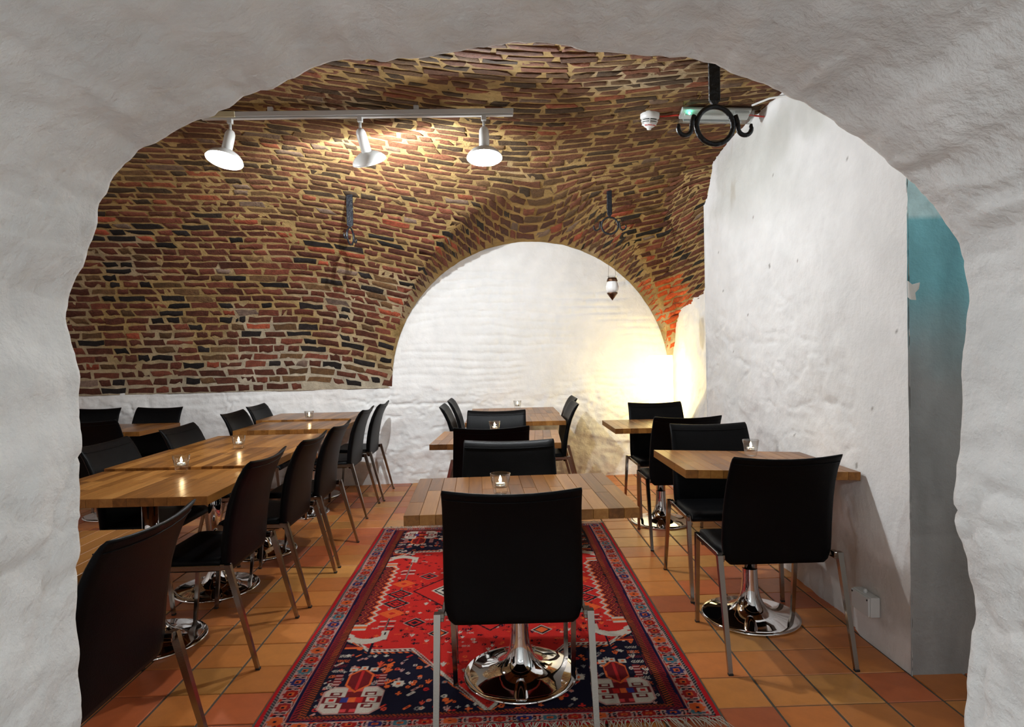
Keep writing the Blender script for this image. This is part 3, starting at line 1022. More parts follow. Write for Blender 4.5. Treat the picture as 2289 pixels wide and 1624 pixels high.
    # stem with lozenges down each side
    put((np.abs(a - 0.495) < 0.0045) & (b < 0.47), BLK); put((np.abs(a - 0.495) < 0.0025) & (b < 0.47) & (np.mod(V, 0.012) < 0.006), CREAM)

    def loz(cu, cv, ru, rv, cols):
        d = np.abs(a - cu) / ru + np.abs(V - cv) / rv
        for lim, c_ in cols: put(d < lim, c_)
    for cv, kind in ((0.30, 2), (0.117, 0), (-0.036, 1), (-0.159, 1), (-0.282, 0), (-0.40, 2)):
        if kind == 0: loz(0.493, cv, 0.066, 0.060, ((1, ORG), (0.86, np.array((0.60, 0.08, 0.02))), (0.60, ORG), (0.3, RED)))
        elif kind == 1: loz(0.493, cv, 0.072, 0.066, ((1, CREAM), (0.95, BLK), (0.68, RED), (0.45, BLK), (0.28, RED)))
        else:
            for r_ in range(3):
                put((np.abs(np.abs(a - 0.495) - 0.022) < 0.016) & (np.abs(V - cv - 0.028 * (r_ - 1)) < 0.007), CREAM if r_ % 2 == 0 else DRED)
    for cv in (-0.398, 0.224): loz(0.365, cv, 0.055, 0.055, ((1, CREAM), (0.93, BLK), (0.62, RED), (0.35, BLK)))
    for cv in (-0.52, 0.40): loz(0.24, cv, 0.05, 0.05, ((1, CREAM), (0.9, BLK), (0.6, ORG)))
    # stepped central medallion
    dm = np.abs(U) * 0.95 + np.abs(V) * 0.8
    for lim, c_ in ((0.405, BLK), (0.392, RED), (0.31, CREAM), (0.300, BLK), (0.288, CREAM), (0.276, ORG), (0.268, CREAM), (0.258, NAVY), (0.16, CREAM), (0.15, RED), (0.07, NAVY), (0.05, CREAM)):
        stp = np.floor(dm / 0.012) * 0.012
        put(stp < lim, c_)
    # corner rosettes and shields
    cu, cv = 0.512, 1.06
    du = a - cu; dv = b - cv
    ros = (np.abs(du) < 0.115) & (np.abs(dv) < 0.092) & (np.abs(du) + np.abs(dv) < 0.175)
    put(ros, PINK); put((np.abs(du) < 0.108) & (np.abs(dv) < 0.085) & (np.abs(du) + np.abs(dv) < 0.166), CREAM)
    put((np.abs(du) < 0.030) & (np.abs(dv) < 0.086), DRED); put((np.abs(dv) < 0.022) & (np.abs(du) < 0.108), DRED)
    for sx in (-1, 1):
        for sy in (-1, 1):
            put((np.abs(du - sx * 0.065) < 0.022) & (np.abs(dv - sy * 0.040) < 0.012), DRED); put((np.abs(du - sx * 0.065) < 0.013) & (np.abs(dv - sy * 0.040) < 0.006), CREAM)
            put((np.abs(du - sx * 0.018) < 0.011) & (np.abs(dv - sy * 0.068) < 0.010), np.array((0.5, 0.05, 0.05)))
    for k, c_ in ((-1, RED), (0, ORG), (1, BLUE)):
        put((np.abs(du - 0.028 * k) < 0.013) & (np.abs(dv) < 0.017), c_)
    put((np.abs(dv) < 0.016) & (np.abs(np.abs(du) - 0.075) < 0.020), CREAM); put((np.abs(dv) < 0.008) & (np.abs(np.abs(du) - 0.075) < 0.010), RED)
    sh = np.maximum(np.abs(a - cu) / 0.048, (np.abs(a - cu) / 0.048 * 0.55 + np.abs(b - 0.918) / 0.070 * 0.75))
    put(sh < 1.0, ORG); put(sh < 0.86, DRED); put((np.abs(a - cu) < 0.007) & (sh < 0.8), np.array((0.42, 0.02, 0.02)))
    for sx in (-1, 1):
        bar = (np.abs(a - cu - sx * 0.088) < 0.014) & (b > 0.87) & (b < 0.965)
        put(bar, DRED); put(bar & (np.mod(b, 0.022) < 0.009), PINK)
    for k in (-1, 0, 1):
        d = np.maximum(np.abs(a - cu - 0.042 * k), np.abs(b - 0.825 - 0.012 * abs(k)))
        put(d < 0.015, CREAM); put(d < 0.006, ORG)
    st4 = np.minimum(np.abs(a - 0.355) + np.abs(b - 0.955), 1.4 * np.maximum(np.abs(a - 0.355), np.abs(b - 0.955)))
    put(st4 < 0.028, CREAM); put(st4 < 0.010, ORG)

    # border bands: e = distance in from the rug edge
    ex = RUGW - np.abs(U); ey = (RUGL - np.abs(V)) * 1.8      # the end borders are narrower than the sides
    e = np.minimum(ex, ey); along = np.where(ex < ey, V, U)
    put(e < 0.178, DRED)
    put((e < 0.172) & (e > 0.146), ORG * 0.5)
    put((e < 0.172) & (e > 0.146) & (np.mod(along + 0.5 * e, 0.014) < 0.0075), BLK)
    put((e < 0.176) & (e > 0.171), BLK)
    put((e < 0.145) & (e > 0.120), np.array((0.20, 0.013, 0.018)))
    put((e < 0.143) & (e > 0.124) & (np.mod(along - 0.8 * e, 0.018) < 0.007), BLK)
    put((e < 0.121) & (e > 0.110), BLUE * 0.22)
    put((e < 0.110) & (e > 0.0), DRED)
    put((e < 0.108) & (e > 0.103), PINK)
    main = (e < 0.103) & (e > 0.040)
    put(main, NAVY); put(main & (np.abs(e - 0.0715) > 0.020), np.array((0.10, 0.008, 0.010)))
    # star blossoms stepping along the main border
    per = 0.088
    kq = np.floor(along / per); q = (along - (kq + 0.5) * per); r = e - 0.0715
    cyc = np.mod(kq * 7 + 3, 6)
    colset = [RED * 0.75, ORG * 0.85, np.array((0.24, 0.016, 0.016)), RED * 0.55, BLUE * 0.6, TEAL * 0.45]
    Q = np.floor(np.abs(q) / 0.006) * 0.006; Rr = np.floor(np.abs(r) / 0.006) * 0.006
    star = np.minimum(Q + Rr, 1.35 * np.maximum(Q, Rr))
    put(main & (star < 0.0345), PINK * 0.95)
    for k in range(6):
        put(main & (star < 0.030) & (cyc == k), colset[k])
    put(main & (star < 0.010), ORG * 0.8); put(main & (star < 0.005), NAVY)
    edge_ = np.abs(np.abs(q) - per / 2)
    put(main & (edge_ < 0.004), PINK)
    put(main & (np.abs(np.abs(r) - 0.024) < 0.0025) & (np.abs(q) > 0.022), CREAM * 0.8)
    put(main & (star > 0.034) & (Q + Rr > 0.052) & (np.mod(kq, 2) == 0) & (np.abs(r) > 0.012), RED * 0.9)
    put(main & (star > 0.034) & (Q + Rr > 0.056) & (np.mod(kq, 2) == 1) & (np.abs(r) > 0.014), ORG * 0.8)
    put((e < 0.041) & (e > 0.035), PINK)
    put((e < 0.035) & (e > 0.022), GREY * 0.8); put((e < 0.035) & (e > 0.022) & (np.mod(along + e, 0.016) < 0.008), BLK)
    put(e < 0.022, np.array((0.42, 0.012, 0.016)))
    put((ey < 0.012), np.array((0.33, 0.012, 0.016)))
    # woven edge wobble and soft waves in the pile
    Z = 0.0085 + 0.0022 * fbm(Ur * 2.5, Vr * 2.5, 511, 3)
    X = Ur + 0.012 * fbm(Vr * 2.2, Ur * 0.8, 521, 2) * sstep(0.5, 0.82, np.abs(Ur)); Y = Vr + 0.010 * fbm(Ur * 2.2, Vr * 0.7, 523, 2)
    n, m = U.shape
    Z[0, :] = Z[-1, :] = 0.001; Z[:, 0] = Z[:, -1] = 0.001
    me = grid_mesh('oriental_rug', np.stack([X, Y, Z], -1), np.clip(I * 0.86, 0, 1))
    o = link('oriental_rug', me, M['rug'], None, (RUGC[0], RUGC[1], 0.001))
    tag(o, 'red and navy oriental rug with star border and cream fringe under the front table', 'rug')
    for sgn in (-1, 1):
        def fr(bm):
            r_ = random.Random(5 + sgn)
            for k in range(330):
                x = -RUGW + 0.01 + (2 * RUGW - 0.02) * (k + r_.random()) / 330
                L = r_.uniform(0.03, 0.075); y0 = sgn * (RUGL - 0.01); lean = r_.uniform(-0.035, 0.035) + (0.02 if x > .6 else 0)
                z = [0.008, 0.009 + r_.random() * 0.01, 0.006 + r_.random() * 0.006, 0.003]
                pts = [(x, y0, z[0]), (x + lean * 0.3, y0 + sgn * L * 0.35, z[1]), (x + lean * 0.7, y0 + sgn * L * 0.7, z[2]), (x + lean, y0 + sgn * L, z[3])]
                add_tube(bm, pts, [0.0018, 0.0016, 0.0013, 0.0007], 3, False)
        f = link('fringe', bm_mesh('fringe', fr), M['fringe'], o); tag(f, 'cream wool fringe', kind='stuff')


build_rug()

# ------------------------------------------------------------------ chairs


def make_chair():
    root = empty('dining_chair')
    # backrest: curved padded slab
    vv = np.array([0.395, 0.41, 0.45, 0.50, 0.56, 0.62, 0.68, 0.74, 0.80, 0.835, 0.855, 0.866])
    hw = np.array([0.200, 0.216, 0.229, 0.231, 0.230, 0.229, 0.227, 0.225, 0.223, 0.2225, 0.222, 0.219])
    yb = np.array([-0.118, -0.120, -0.122, -0.125, -0.131, -0.140, -0.152, -0.170, -0.195, -0.214, -0.226, -0.232])
    uu = np.array([-1, -0.97, -0.85, -0.6, -0.3, 0, 0.3, 0.6, 0.85, 0.97, 1])
    th = np.array([0.022, 0.028, 0.034, 0.036, 0.036, 0.035, 0.034, 0.032, 0.030, 0.028, 0.022, 0.012])
    V = []; nu, nv = len(uu), len(vv)
    for side in (0, 1):
        for i in range(nv):
            for j in range(nu):
                w = 1 - 0.30 * (abs(uu[j]) > 0.96) * 1.0
                t = th[i] * (0.35 if abs(uu[j]) > 0.99 else (0.8 if abs(uu[j]) > 0.96 else 1.0))
                sag = 0.013 * (1 - uu[j] ** 2) * (i >= nv - 4) * (1 if i == nv - 1 else 0.9)
                bow = 0.020 * (1 - uu[j] ** 2) * min(1, max(0, (vv[i] - 0.42) / 0.25))
                y = yb[i] - bow + (0.5 - (0.5 if side == 0 else -0.5)) * 0
                yy = y + (th[i] / 2) + (-t / 2 if side == 0 else t / 2)
                V.append((uu[j] * hw[i], yy, vv[i] - sag))
    F = []
    n0 = nu * nv
    for i in range(nv - 1):
        for j in range(nu - 1):
            a = i * nu + j
            F.append((a, a + 1, a + nu + 1, a + nu)); F.append((n0 + a, n0 + a + nu, n0 + a + nu + 1, n0 + a + 1))
    for i in range(nv - 1):
        F.append((i * nu, (i + 1) * nu, n0 + (i + 1) * nu, n0 + i * nu)); k = nu - 1
        F.append((i * nu + k, n0 + i * nu + k, n0 + (i + 1) * nu + k, (i + 1) * nu + k))
    for j in range(nu - 1):
        F.append((j, n0 + j, n0 + j + 1, j + 1)); a = (nv - 1) * nu + j
        F.append((a, a + 1, n0 + a + 1, n0 + a))
    back = link('backrest', mesh('backrest', V, F, sm=True), M['leather'], root)
    def seam(bm):
        i = nv - 3
        for side in (0, 1):
            pts = [Vector(V[side * n0 + i * nu + j]) + Vector((0, -0.001 if side == 0 else 0.001, 0.0)) for j in range(1, nu - 1)]
            add_tube(bm, pts, 0.0018, 6)
    link('piping', bm_mesh('piping', seam, True), M['leather'], back)
    # seat pad
    ys = np.array([-0.095, -0.08, 0.0, 0.10, 0.17, 0.205, 0.225, 0.236])
    zt = np.array([0.452, 0.456, 0.452, 0.455, 0.458, 0.455, 0.446, 0.430])
    zb = np.array([0.408, 0.404, 0.404, 0.404, 0.406, 0.408, 0.412, 0.420])
    ws = np.array([0.214, 0.224, 0.228, 0.228, 0.226, 0.224, 0.221, 0.216])
    us = np.array([-1, -0.97, -0.7, -0.3, 0.3, 0.7, 0.97, 1])
    V2 = []; nu2, nv2 = len(us), len(ys)
    for side in (0, 1):
        for i in range(nv2):
            for j in range(nu2):
                z = zt[i] if side == 0 else zb[i]
                if abs(us[j]) > 0.99: z = z - 0.014 if side == 0 else z + 0.010
                V2.append((us[j] * ws[i], ys[i], z))
    F2 = []; n1 = nu2 * nv2
    for i in range(nv2 - 1):
        for j in range(nu2 - 1):
            a = i * nu2 + j
            F2.append((a, a + 1, a + nu2 + 1, a + nu2)); F2.append((n1 + a, n1 + a + nu2, n1 + a + nu2 + 1, n1 + a + 1))
        F2.append((i * nu2, (i + 1) * nu2, n1 + (i + 1) * nu2, n1 + i * nu2)); k = nu2 - 1
        F2.append((i * nu2 + k, n1 + i * nu2 + k, n1 + (i + 1) * nu2 + k, (i + 1) * nu2 + k))
    for j in range(nu2 - 1):
        F2.append((j, n1 + j, n1 + j + 1, j + 1)); a = (nv2 - 1) * nu2 + j
        F2.append((a, a + 1, n1 + a + 1, n1 + a))
    link('seat', mesh('seat', V2, F2, sm=True), M['leather'], root)
    # steel frame under the seat: side rails and two cross bars
    def frame(bm):
        for s in (-1, 1):
            add_box(bm, (s * 0.236, 0.045, 0.425), (0.012, 0.36, 0.022), 0.002)
        add_box(bm, (0, -0.100, 0.430), (0.480, 0.012, 0.018), 0.002)
        for s in (-1, 1): add_box(bm, (s * 0.240, -0.118, 0.434), (0.024, 0.040, 0.017), 0.002)
        add_box(bm, (0, 0.16, 0.400), (0.46, 0.016, 0.012), 0.002)
    link('seat_frame', bm_mesh('seat_frame', frame), M['steel'], root)
    for s in (-1, 1):
        def rear(bm): add_prism(bm, (s * 0.254, -0.245, 0.006), (s * 0.251, -0.132, 0.443), (0.0085, 0.0075), (0.011, 0.013))
        def front(bm): add_prism(bm, (s * 0.229, 0.245, 0.006), (s * 0.234, 0.208, 0.438), (0.0085, 0.0075), (0.010, 0.012))
        for fn, p in ((rear, (s * 0.254, -0.247)), (front, (s * 0.229, 0.246))):
            lg = link('leg', bm_mesh('leg', fn), M['steel'], root)
            link('foot_cap', bm_mesh('foot_cap', lambda bm: add_box(bm, (p[0], p[1], 0.0045), (0.019, 0.017, 0.009), 0.001)), M['rubber'], lg)
    return root


chair0 = make_chair()
_used = [False]


def place_chair(x, y, face, label, group, z=0.0, dr=0.0):
    """face: direction the sitter looks: '+y','-y','+x','-x'"""
    r = {'+y': 0, '-y': math.pi, '+x': -math.pi / 2, '-x': math.pi / 2}[face] + math.radians(dr)
    o = copy_tree(chair0) if _used[0] else chair0
    _used[0] = True
    o.location = (x, y, z); o.rotation_euler = (0, 0, r)
    tag(o, label, 'chair', group)
    return o


GC = 'chairs of the middle row'; GR = 'chairs along the right wall'; GL = 'chairs on the aisle side of the left row'; GI = 'chairs on the inner side of the left row'; GF = 'chairs in the far left bay'
place_chair(0.035, 2.165, '+y', 'black leather chair seen from behind, closest to the middle of the picture, on the rug', GC, 0.008, -0.5)
place_chair(0.036, 2.830, '-y', 'black leather chair facing the viewer across the front middle table', GC, 0.008, -2)
place_chair(-0.062, 3.832, '+y', 'black leather chair seen from behind at the second middle table', GC, 0.008, 4)
place_chair(-0.033, 4.520, '-y', 'bluish shining black chair facing the viewer across the second middle table', GC, 0, -3)
place_chair(-0.255, 5.300, '+x', 'left side chair of the far middle tables, nearer of the two', GC)
place_chair(-0.240, 5.935, '+x', 'left side chair of the far middle tables, the one against the back wall', GC)
place_chair(0.490, 5.930, '-x', 'right side chair of the far middle tables, the one against the back wall', GC)
place_chair(0.425, 5.320, '-x', 'right side chair of the far middle tables, nearer of the two', GC)
place_chair(1.150, 2.683, '+y', 'large black chair seen from behind at the near right wall table', GR)
place_chair(1.205, 3.385, '-y', 'black chair facing the viewer behind the near right wall table', GR, 0, -2)
place_chair(1.222, 4.230, '+y', 'black chair seen from behind at the far right wall table', GR)
place_chair(1.288, 4.925, '-y', 'black chair in front of the glowing corner lamp, facing the viewer', GR)
place_chair(-1.178, 1.735, '-x', 'black chair cut by the left jamb in the lower left corner, nearest of all', GL)
place_chair(-1.276, 2.858, '-x', 'second black chair from the front on the aisle side of the left row', GL)
place_chair(-1.250, 3.490, '-x', 'third black chair from the front on the aisle side of the left row', GL)
place_chair(-1.250, 4.090, '-x', 'fourth black chair from the front on the aisle side of the left row', GL)
place_chair(-1.318, 5.225, '-x', 'fifth black chair from the front on the aisle side of the left row', GL)
place_chair(-1.290, 5.815, '-x', 'last black chair on the aisle side of the left row, by the back wall', GL)
place_chair(-1.930, 2.780, '+x', 'inner side chair at the nearest joined left table, mostly hidden by the jamb', GI)
place_chair(-1.925, 3.420, '+x', 'inner side chair partly cut by the left jamb, behind the near candle', GI)
place_chair(-1.890, 4.130, '+x', 'inner side chair halfway along the three joined left tables', GI)
place_chair(-1.960, 5.145, '+x', 'inner side chair at the far left pair of tables, nearer one', GI)
place_chair(-2.035, 5.830, '+x', 'inner side chair at the far left pair of tables, beside the back wall', GI)
place_chair(-3.060, 4.900, '+y', 'chair seen from behind at the table in the far left bay', GF)
place_chair(-3.735, 5.650, '-y', 'leftmost chair by the back wall in the far left bay', GF)
place_chair(-3.158, 5.610, '-y', 'right one of two chairs by the back wall in the far left bay', GF, 0, -6)

# ------------------------------------------------------------------ tables


def make_table(W, D, seed):
    rs = random.Random(seed)
    root = empty('dining_table')
    H, T = 0.745, 0.037
    top = link('tabletop', bm_mesh('tabletop', lambda bm: add_box(bm, (0, 0, H - T / 2), (W - 0.006, D - 0.006, T - 0.006))), M['core'], root)
    n = round(W / 0.055); sw = W / n
    cache = {}

    def stave(w, l):
        k = (round(w, 4), round(l, 3))
        if k not in cache:
            me = bm_mesh('stave', lambda bm: add_box(bm, (0, 0, 0), (k[0] - 0.0007, k[1] - 0.0007, T), 0.0012))
            me.materials.append(M['wood']); cache[k] = me
        return cache[k]
    for i in range(n):
        x = -W / 2 + (i + 0.5) * sw
        cut = rs.choice([None, 0.3, 0.4, 0.5, 0.6, 0.7])
        seg = [D] if cut is None else [D * cut, D * (1 - cut)]
        y = -D / 2
        for l in seg:
            o = bpy.data.objects.new('stave', stave(sw, l)); COL.objects.link(o); o.parent = top
            o.location = (x, y + l / 2, H - T / 2)
            y += l

    def ped(bm):
        prof = [(0.0, 0.001), (0.226, 0.001), (0.229, 0.005), (0.227, 0.011), (0.221, 0.014), (0.20, 0.0165), (0.165, 0.021), (0.130, 0.028), (0.100, 0.038), (0.076, 0.053), (0.059, 0.074), (0.047, 0.102), (0.0400, 0.138), (0.0365, 0.185), (0.0350, 0.235)]
        add_lathe(bm, prof, 56)
    link('pedestal_foot', bm_mesh('pedestal_foot', ped, True), M['chrome'], root)
    link('column', bm_mesh('column', lambda bm: add_lathe(bm, [(0.0, 0.22), (0.0345, 0.22), (0.0345, 0.695), (0, 0.695)], 32), True), M['chrome'], root)
    link('mounting_plate', bm_mesh('mounting_plate', lambda bm: (add_box(bm, (0, 0, 0.700), (0.34, 0.045, 0.014), 0.002), add_box(bm, (0, 0, 0.700), (0.045, 0.34, 0.0135), 0.002))), M['rubber'], root)
    return root


tab_a = make_table(0.825, 0.638, 3); tab_b = make_table(0.775, 0.560, 8)
_tu = {}


def place_table(src, x, y, label, group, dz=0.0, dr=0.0):
    o = copy_tree(src) if src.name in _tu else src
    _tu[src.name] = 1
    o.location = (x, y, 0.0); o.rotation_euler = (0, 0, math.radians(dr)); tag(o, label, 'table', group)
    if dz:
        o.scale = (1, 1, 1 + dz / 0.745)
    return o


TG = 'wooden dining tables'
tM1 = place_table(tab_a, 0.063, 2.478, 'wooden table standing on the rug in the middle foreground', TG, -0.009, 2.0)
tM1.location.z = 0.0098
place_table(tab_a, -0.012, 4.195, 'second wooden table of the middle row, beyond the rug chairs', TG, 0, -3.5)
place_table(tab_a, 0.130, 5.385, 'wooden table between side chairs near the back wall, front one of the pair', TG)
place_table(tab_a, 0.140, 6.030, 'wooden table pushed against the back wall under the white arch', TG)
tN1 = place_table(tab_b, 1.195, 2.975, 'wooden table against the right wall with a candle, nearer one', TG)
for c in tN1.children:      # its top sits a little askew, the aisle side high
    if c.name.startswith('tabletop'):
        c.rotation_euler = (0, math.radians(2.2), 0); c.location = (0.745 * -math.sin(math.radians(2.2)), 0, 0.013)
_t = place_table(tab_b, 1.205, 4.665, 'yellow lit wooden table near the corner lamp at the right wall', TG)
for c in _t.children:
    if c.name.startswith('tabletop'): c.rotation_euler = (0, 0, 0); c.location = (0, 0, 0)
place_table(tab_a, -1.620, 2.900, 'first of three joined wooden tables on the left, with a front edge in view', TG)
place_table(tab_a, -1.622, 3.553, 'middle of three joined wooden tables on the left', TG, 0.003)
place_table(tab_a, -1.616, 4.206, 'last of three joined wooden tables on the left', TG, -0.001)
place_table(tab_a, -1.665, 5.205, 'front one of the pair of wooden tables at the far left', TG)
place_table(tab_a, -1.735, 5.855, 'wooden table by the back wall behind the far left pair', TG, 0.003)
place_table(tab_a, -3.265, 5.310, 'wooden table in the far left bay between black chairs', TG)
place_table(tab_a, -1.535, 1.785, 'greyish wooden table corner at the lower left beside the jamb', TG)

# ------------------------------------------------------------------ candles


def make_candle():
    root = empty('tealight_holder')

    def gl(bm):
        prof = [(0.0, 0.0), (0.024, 0.0), (0.0275, 0.004), (0.030, 0.014), (0.0405, 0.080), (0.0392, 0.0805), (0.0318, 0.032), (0.028, 0.026), (0.0, 0.0245)]
        add_lathe(bm, prof, 36)
    link('glass', bm_mesh('glass', gl, True), M['glass'], root)

    def cup(bm): add_lathe(bm, [(0.0, 0.016), (0.0185, 0.016), (0.0195, 0.0175), (0.0195, 0.033), (0.0185, 0.033), (0.0185, 0.019), (0, 0.019)], 28)
    LIFT = 0.0095
    cn = link('candle', bm_mesh('candle', cup, True), M['alu'], root, (0, 0, LIFT))
    link('wax', bm_mesh('wax', lambda bm: add_lathe(bm, [(0, 0.0192), (0.0183, 0.0192), (0.0183, 0.0315), (0.012, 0.0305), (0, 0.030)], 24), True), M['wax'], cn)
    link('wick', bm_mesh('wick', lambda bm: add_tube(bm, [(0, 0, 0.030), (0.0005, 0, 0.037)], 0.0007, 6)), M['rubber'], cn)
    link('flame', bm_mesh('flame', lambda bm: add_lathe(bm, [(0, 0.043), (0.0040, 0.047), (0.0058, 0.053), (0.0042, 0.061), (0.0018, 0.068), (0, 0.072)], 12), True), M['flame'], root)
    return root


can0 = make_candle()
cands = [(-0.002, 2.447, 0.7462, 'lit tealight in a clear glass on the front middle table'),
         (-1.585, 3.125, 0.7455, 'lit tealight glass nearest the jamb on the three joined left tables'),
         (-1.595, 3.835, 0.7485, 'lit tealight glass further back on the three joined left tables'),
         (-1.662, 5.480, 0.7455, 'lit tealight in glass on the far left pair of tables'),
         (1.262, 3.105, 0.7552, 'lit tealight in glass on the near right wall table'),
         (-0.035, 4.330, 0.7455, 'lit tealight in glass on the second middle table, behind a chair back'),
         (0.180, 6.135, 0.7455, 'lit tealight in glass on the table under the white arch'),
         (-3.430, 5.080, 0.7455, 'lit tealight in glass on the table in the far left bay')]
for i, (x, y, z, lb) in enumerate(cands):
    o = copy_tree(can0) if i else can0
    o.location = (x, y, z); tag(o, lb, 'candle', 'tealights on the tables')

# ------------------------------------------------------------------ track light
TRY, TRZ = 3.70, 2.715


def build_track():
    def rail(bm):
        add_box(bm, (-0.79, 0, 0), (1.82, 0.034, 0.030), 0.0015)
    o = link('track_rail', bm_mesh('track_rail', rail), M['greyplastic'], None, (0, TRY, TRZ + 0.004))
    tag(o, 'long pale grey lighting track fixed below the brick vault', 'light track')
    link('lower_lip', bm_mesh('lower_lip', lambda bm: add_box(bm, (-0.79, 0, -0.0215), (1.815, 0.024, 0.008), 0.001)), M['greyplastic'], o)
    link('feed_cover', bm_mesh('feed_cover', lambda bm: add_box(bm, (-1.60, -0.001, 0.0), (0.20, 0.038, 0.034), 0.002)), M['cream'], o)
    for x in (-1.3, -0.45):
        link('ceiling_clip', bm_mesh('ceiling_clip', lambda bm: add_box(bm, (x, 0, 0.028), (0.03, 0.02, 0.03), 0.002)), M['greyplastic'], o)


build_track()


def make_spot():
    root = empty('track_spotlight')
    link('adapter', bm_mesh('adapter', lambda bm: add_box(bm, (0, 0, -0.012), (0.030, 0.026, 0.030), 0.003)), M['greyplastic'], root)
    link('stem', bm_mesh('stem', lambda bm: add_lathe(bm, [(0, -0.03), (0.0075, -0.03), (0.0075, -0.085), (0, -0.085)], 16), True), M['greyplastic'], root)
    hd = empty('head', (0, 0, -0.080), (0, 0, 0), root)
    body = [(0.0, 0.018), (0.012, 0.016), (0.022, 0.008), (0.0285, -0.008), (0.0295, -0.03), (0.0300, -0.125), (0.0, -0.125)]
    link('body', bm_mesh('body', lambda bm: add_lathe(bm, body, 28), True), M['whitemetal'], hd)
    link('swivel', bm_mesh('swivel', lambda bm: add_box(bm, (0, 0.027, -0.012), (0.007, 0.010, 0.034), 0.003, 2)), M['black'], hd)
    sh = [(0.030, -0.118), (0.040, -0.121), (0.062, -0.131), (0.084, -0.146), (0.098, -0.162), (0.1045, -0.178), (0.1030, -0.179), (0.096, -0.1645), (0.083, -0.149), (0.061, -0.134), (0.039, -0.1245), (0.028, -0.1225)]
    link('shade', bm_mesh('shade', lambda bm: add_lathe(bm, sh, 44), True), M['whitemetal'], hd)
    bl = [(0, -0.126), (0.022, -0.127), (0.034, -0.138), (0.038, -0.152), (0.036, -0.166), (0.027, -0.176), (0.014, -0.1815), (0, -0.183)]
    link('bulb', bm_mesh('bulb', lambda bm: add_lathe(bm, bl, 28), True), M['bulb'], hd)
    return root


spot0 = make_spot()
# (x, tilt about x: + turns the mouth to the back wall, tilt about y: + turns it to the left)
for i, (x, tx, ty, lb) in enumerate(((-1.535, -14, 7, 'left glaring white track spotlight beside the arch'), (-0.780, 32, -12, 'middle track spotlight turned away to the brick vault'), (-0.055, -10, 0, 'right glaring white track spotlight near the end of the track'))):
    o = copy_tree(spot0) if i else spot0
    o.location = (x, TRY, TRZ - 0.020)
    hd = [c for c in o.children if c.name.startswith('head')][0]
    hd.rotation_euler = (math.radians(tx), math.radians(ty), 0)
    tag(o, lb, 'spotlight', 'spotlights on the track')
    # the lamp's own light, just below the bulb so that the shade cuts it off
    if i == 1:      # reflector lamp turned to the vault: a wide beam leaving the mouth backwards
        sp = bpy.data.lights.new('bulb_light', 'SPOT'); sp.energy = MID_W; sp.spot_size = math.radians(140); sp.spot_blend = 0.4
        sp.shadow_soft_size = 0.006
    else:
        sp = bpy.data.lights.new('bulb_light', 'POINT'); sp.energy = SPOT_W
        sp.shadow_soft_size = 0.03
    sp.color = (0.91, 0.965, 1.0)
    so = bpy.data.objects.new('bulb_light', sp); COL.objects.link(so); so.parent = hd; so.location = (0, 0, (-0.213, -0.193, -0.213)[i])
    if i == 1:
        aim = Vector((0.10, 1.0, 0.20)).normalized()
        so.rotation_euler = (hd.rotation_euler.to_matrix().inverted() @ aim).to_track_quat('-Z', 'Y').to_euler()

# ------------------------------------------------------------------ forged ceiling hooks


def make_hook(top, zring, rring, rot, label, thick=0.011, strap=(0.040, 0.012)):
    x, y, z = top
    root = empty('ceiling_hook', (x, y, zring), (0, 0, math.radians(rot)))
    tag(root, label, 'hook', 'forged hooks in the vault')
    h = z - zring
    zb = rring + 0.022

    def st(bm):
        add_box(bm, (0, 0, (h + 0.05 + zb) / 2), (strap[0], strap[1], h + 0.05 - zb), 0.003)
        add_prism(bm, (0, 0, zb - 0.018), (0, 0, zb + 0.001), (0.006, 0.005), (strap[0] / 2 - .002, strap[1] / 2))
    link('strap', bm_mesh('strap', st), M['iron'], root)

    def ring(bm):
        pts = [(rring * math.sin(2 * math.pi * k / 40), 0, rring * math.cos(2 * math.pi * k / 40)) for k in range(41)]
        add_tube(bm, pts, thick * 0.5, 10, False)
    link('ring', bm_mesh('ring', ring, True), M['iron'], root)
    for s in (-1, 1):
        def hk(bm):
            p = []
            for k in range(7):
                a = math.radians(20 - 70 * k / 6); p.append((s * (rring + thick * 0.55) * math.cos(a), 0, (rring + thick * 0.55) * math.sin(a)))
            p = [(s * (rring * 0.86 + thick), 0, rring * 0.55), (s * (rring + thick * 0.9), 0, rring * 0.22), (s * (rring + thick * 1.05), 0, -rring * 0.10)]
            cx, cz, r = s * (rring + thick * 1.05 + rring * 0.36), -rring * 0.16, rring * 0.36
            for k in range(13):
                a = math.radians(180 + 200 * k / 12); p.append((cx + s * r * math.cos(a), 0, cz + r * math.sin(a)))
            p.append((p[-1][0] + s * 0.002, 0, p[-1][2] + rring * 0.12))
            add_tube(bm, p, [thick * 0.45] * (len(p) - 2) + [thick * 0.38, thick * 0.25], 8)
        link('side_hook', bm_mesh('side_hook', hk, True), M['iron'], root)
    return root


def vault_z(x, y):
    d = y - yc(x)
    return float(z_surf(np.array([x]), np.array([d]))[0]) if d >= 0 else float(z_near(x, d))


make_hook((0.872, 2.45, vault_z(0.872, 2.45)), 2.175, 0.073, 2, 'large black forged hook with ring close to the arch, upper right', 0.020, (0.044, 0.016))
hk2 = make_hook((0.905, 4.93, vault_z(0.905, 4.93)), 2.285, 0.066, 0, 'black forged hook with ring above the hanging lantern', 0.0145)
make_hook((-1.135, 4.92, vault_z(-1.135, 4.92)), 2.235, 0.066, 82, 'black forged hook seen edge-on against the brick vault on the left', 0.014, (0.014, 0.052))

# hanging lantern
lan = empty('hanging_lantern', (0.915, 4.93, 1.80)); tag(lan, 'small silvered glass candle lantern with pointed metal tip hanging on a wire', 'lantern')


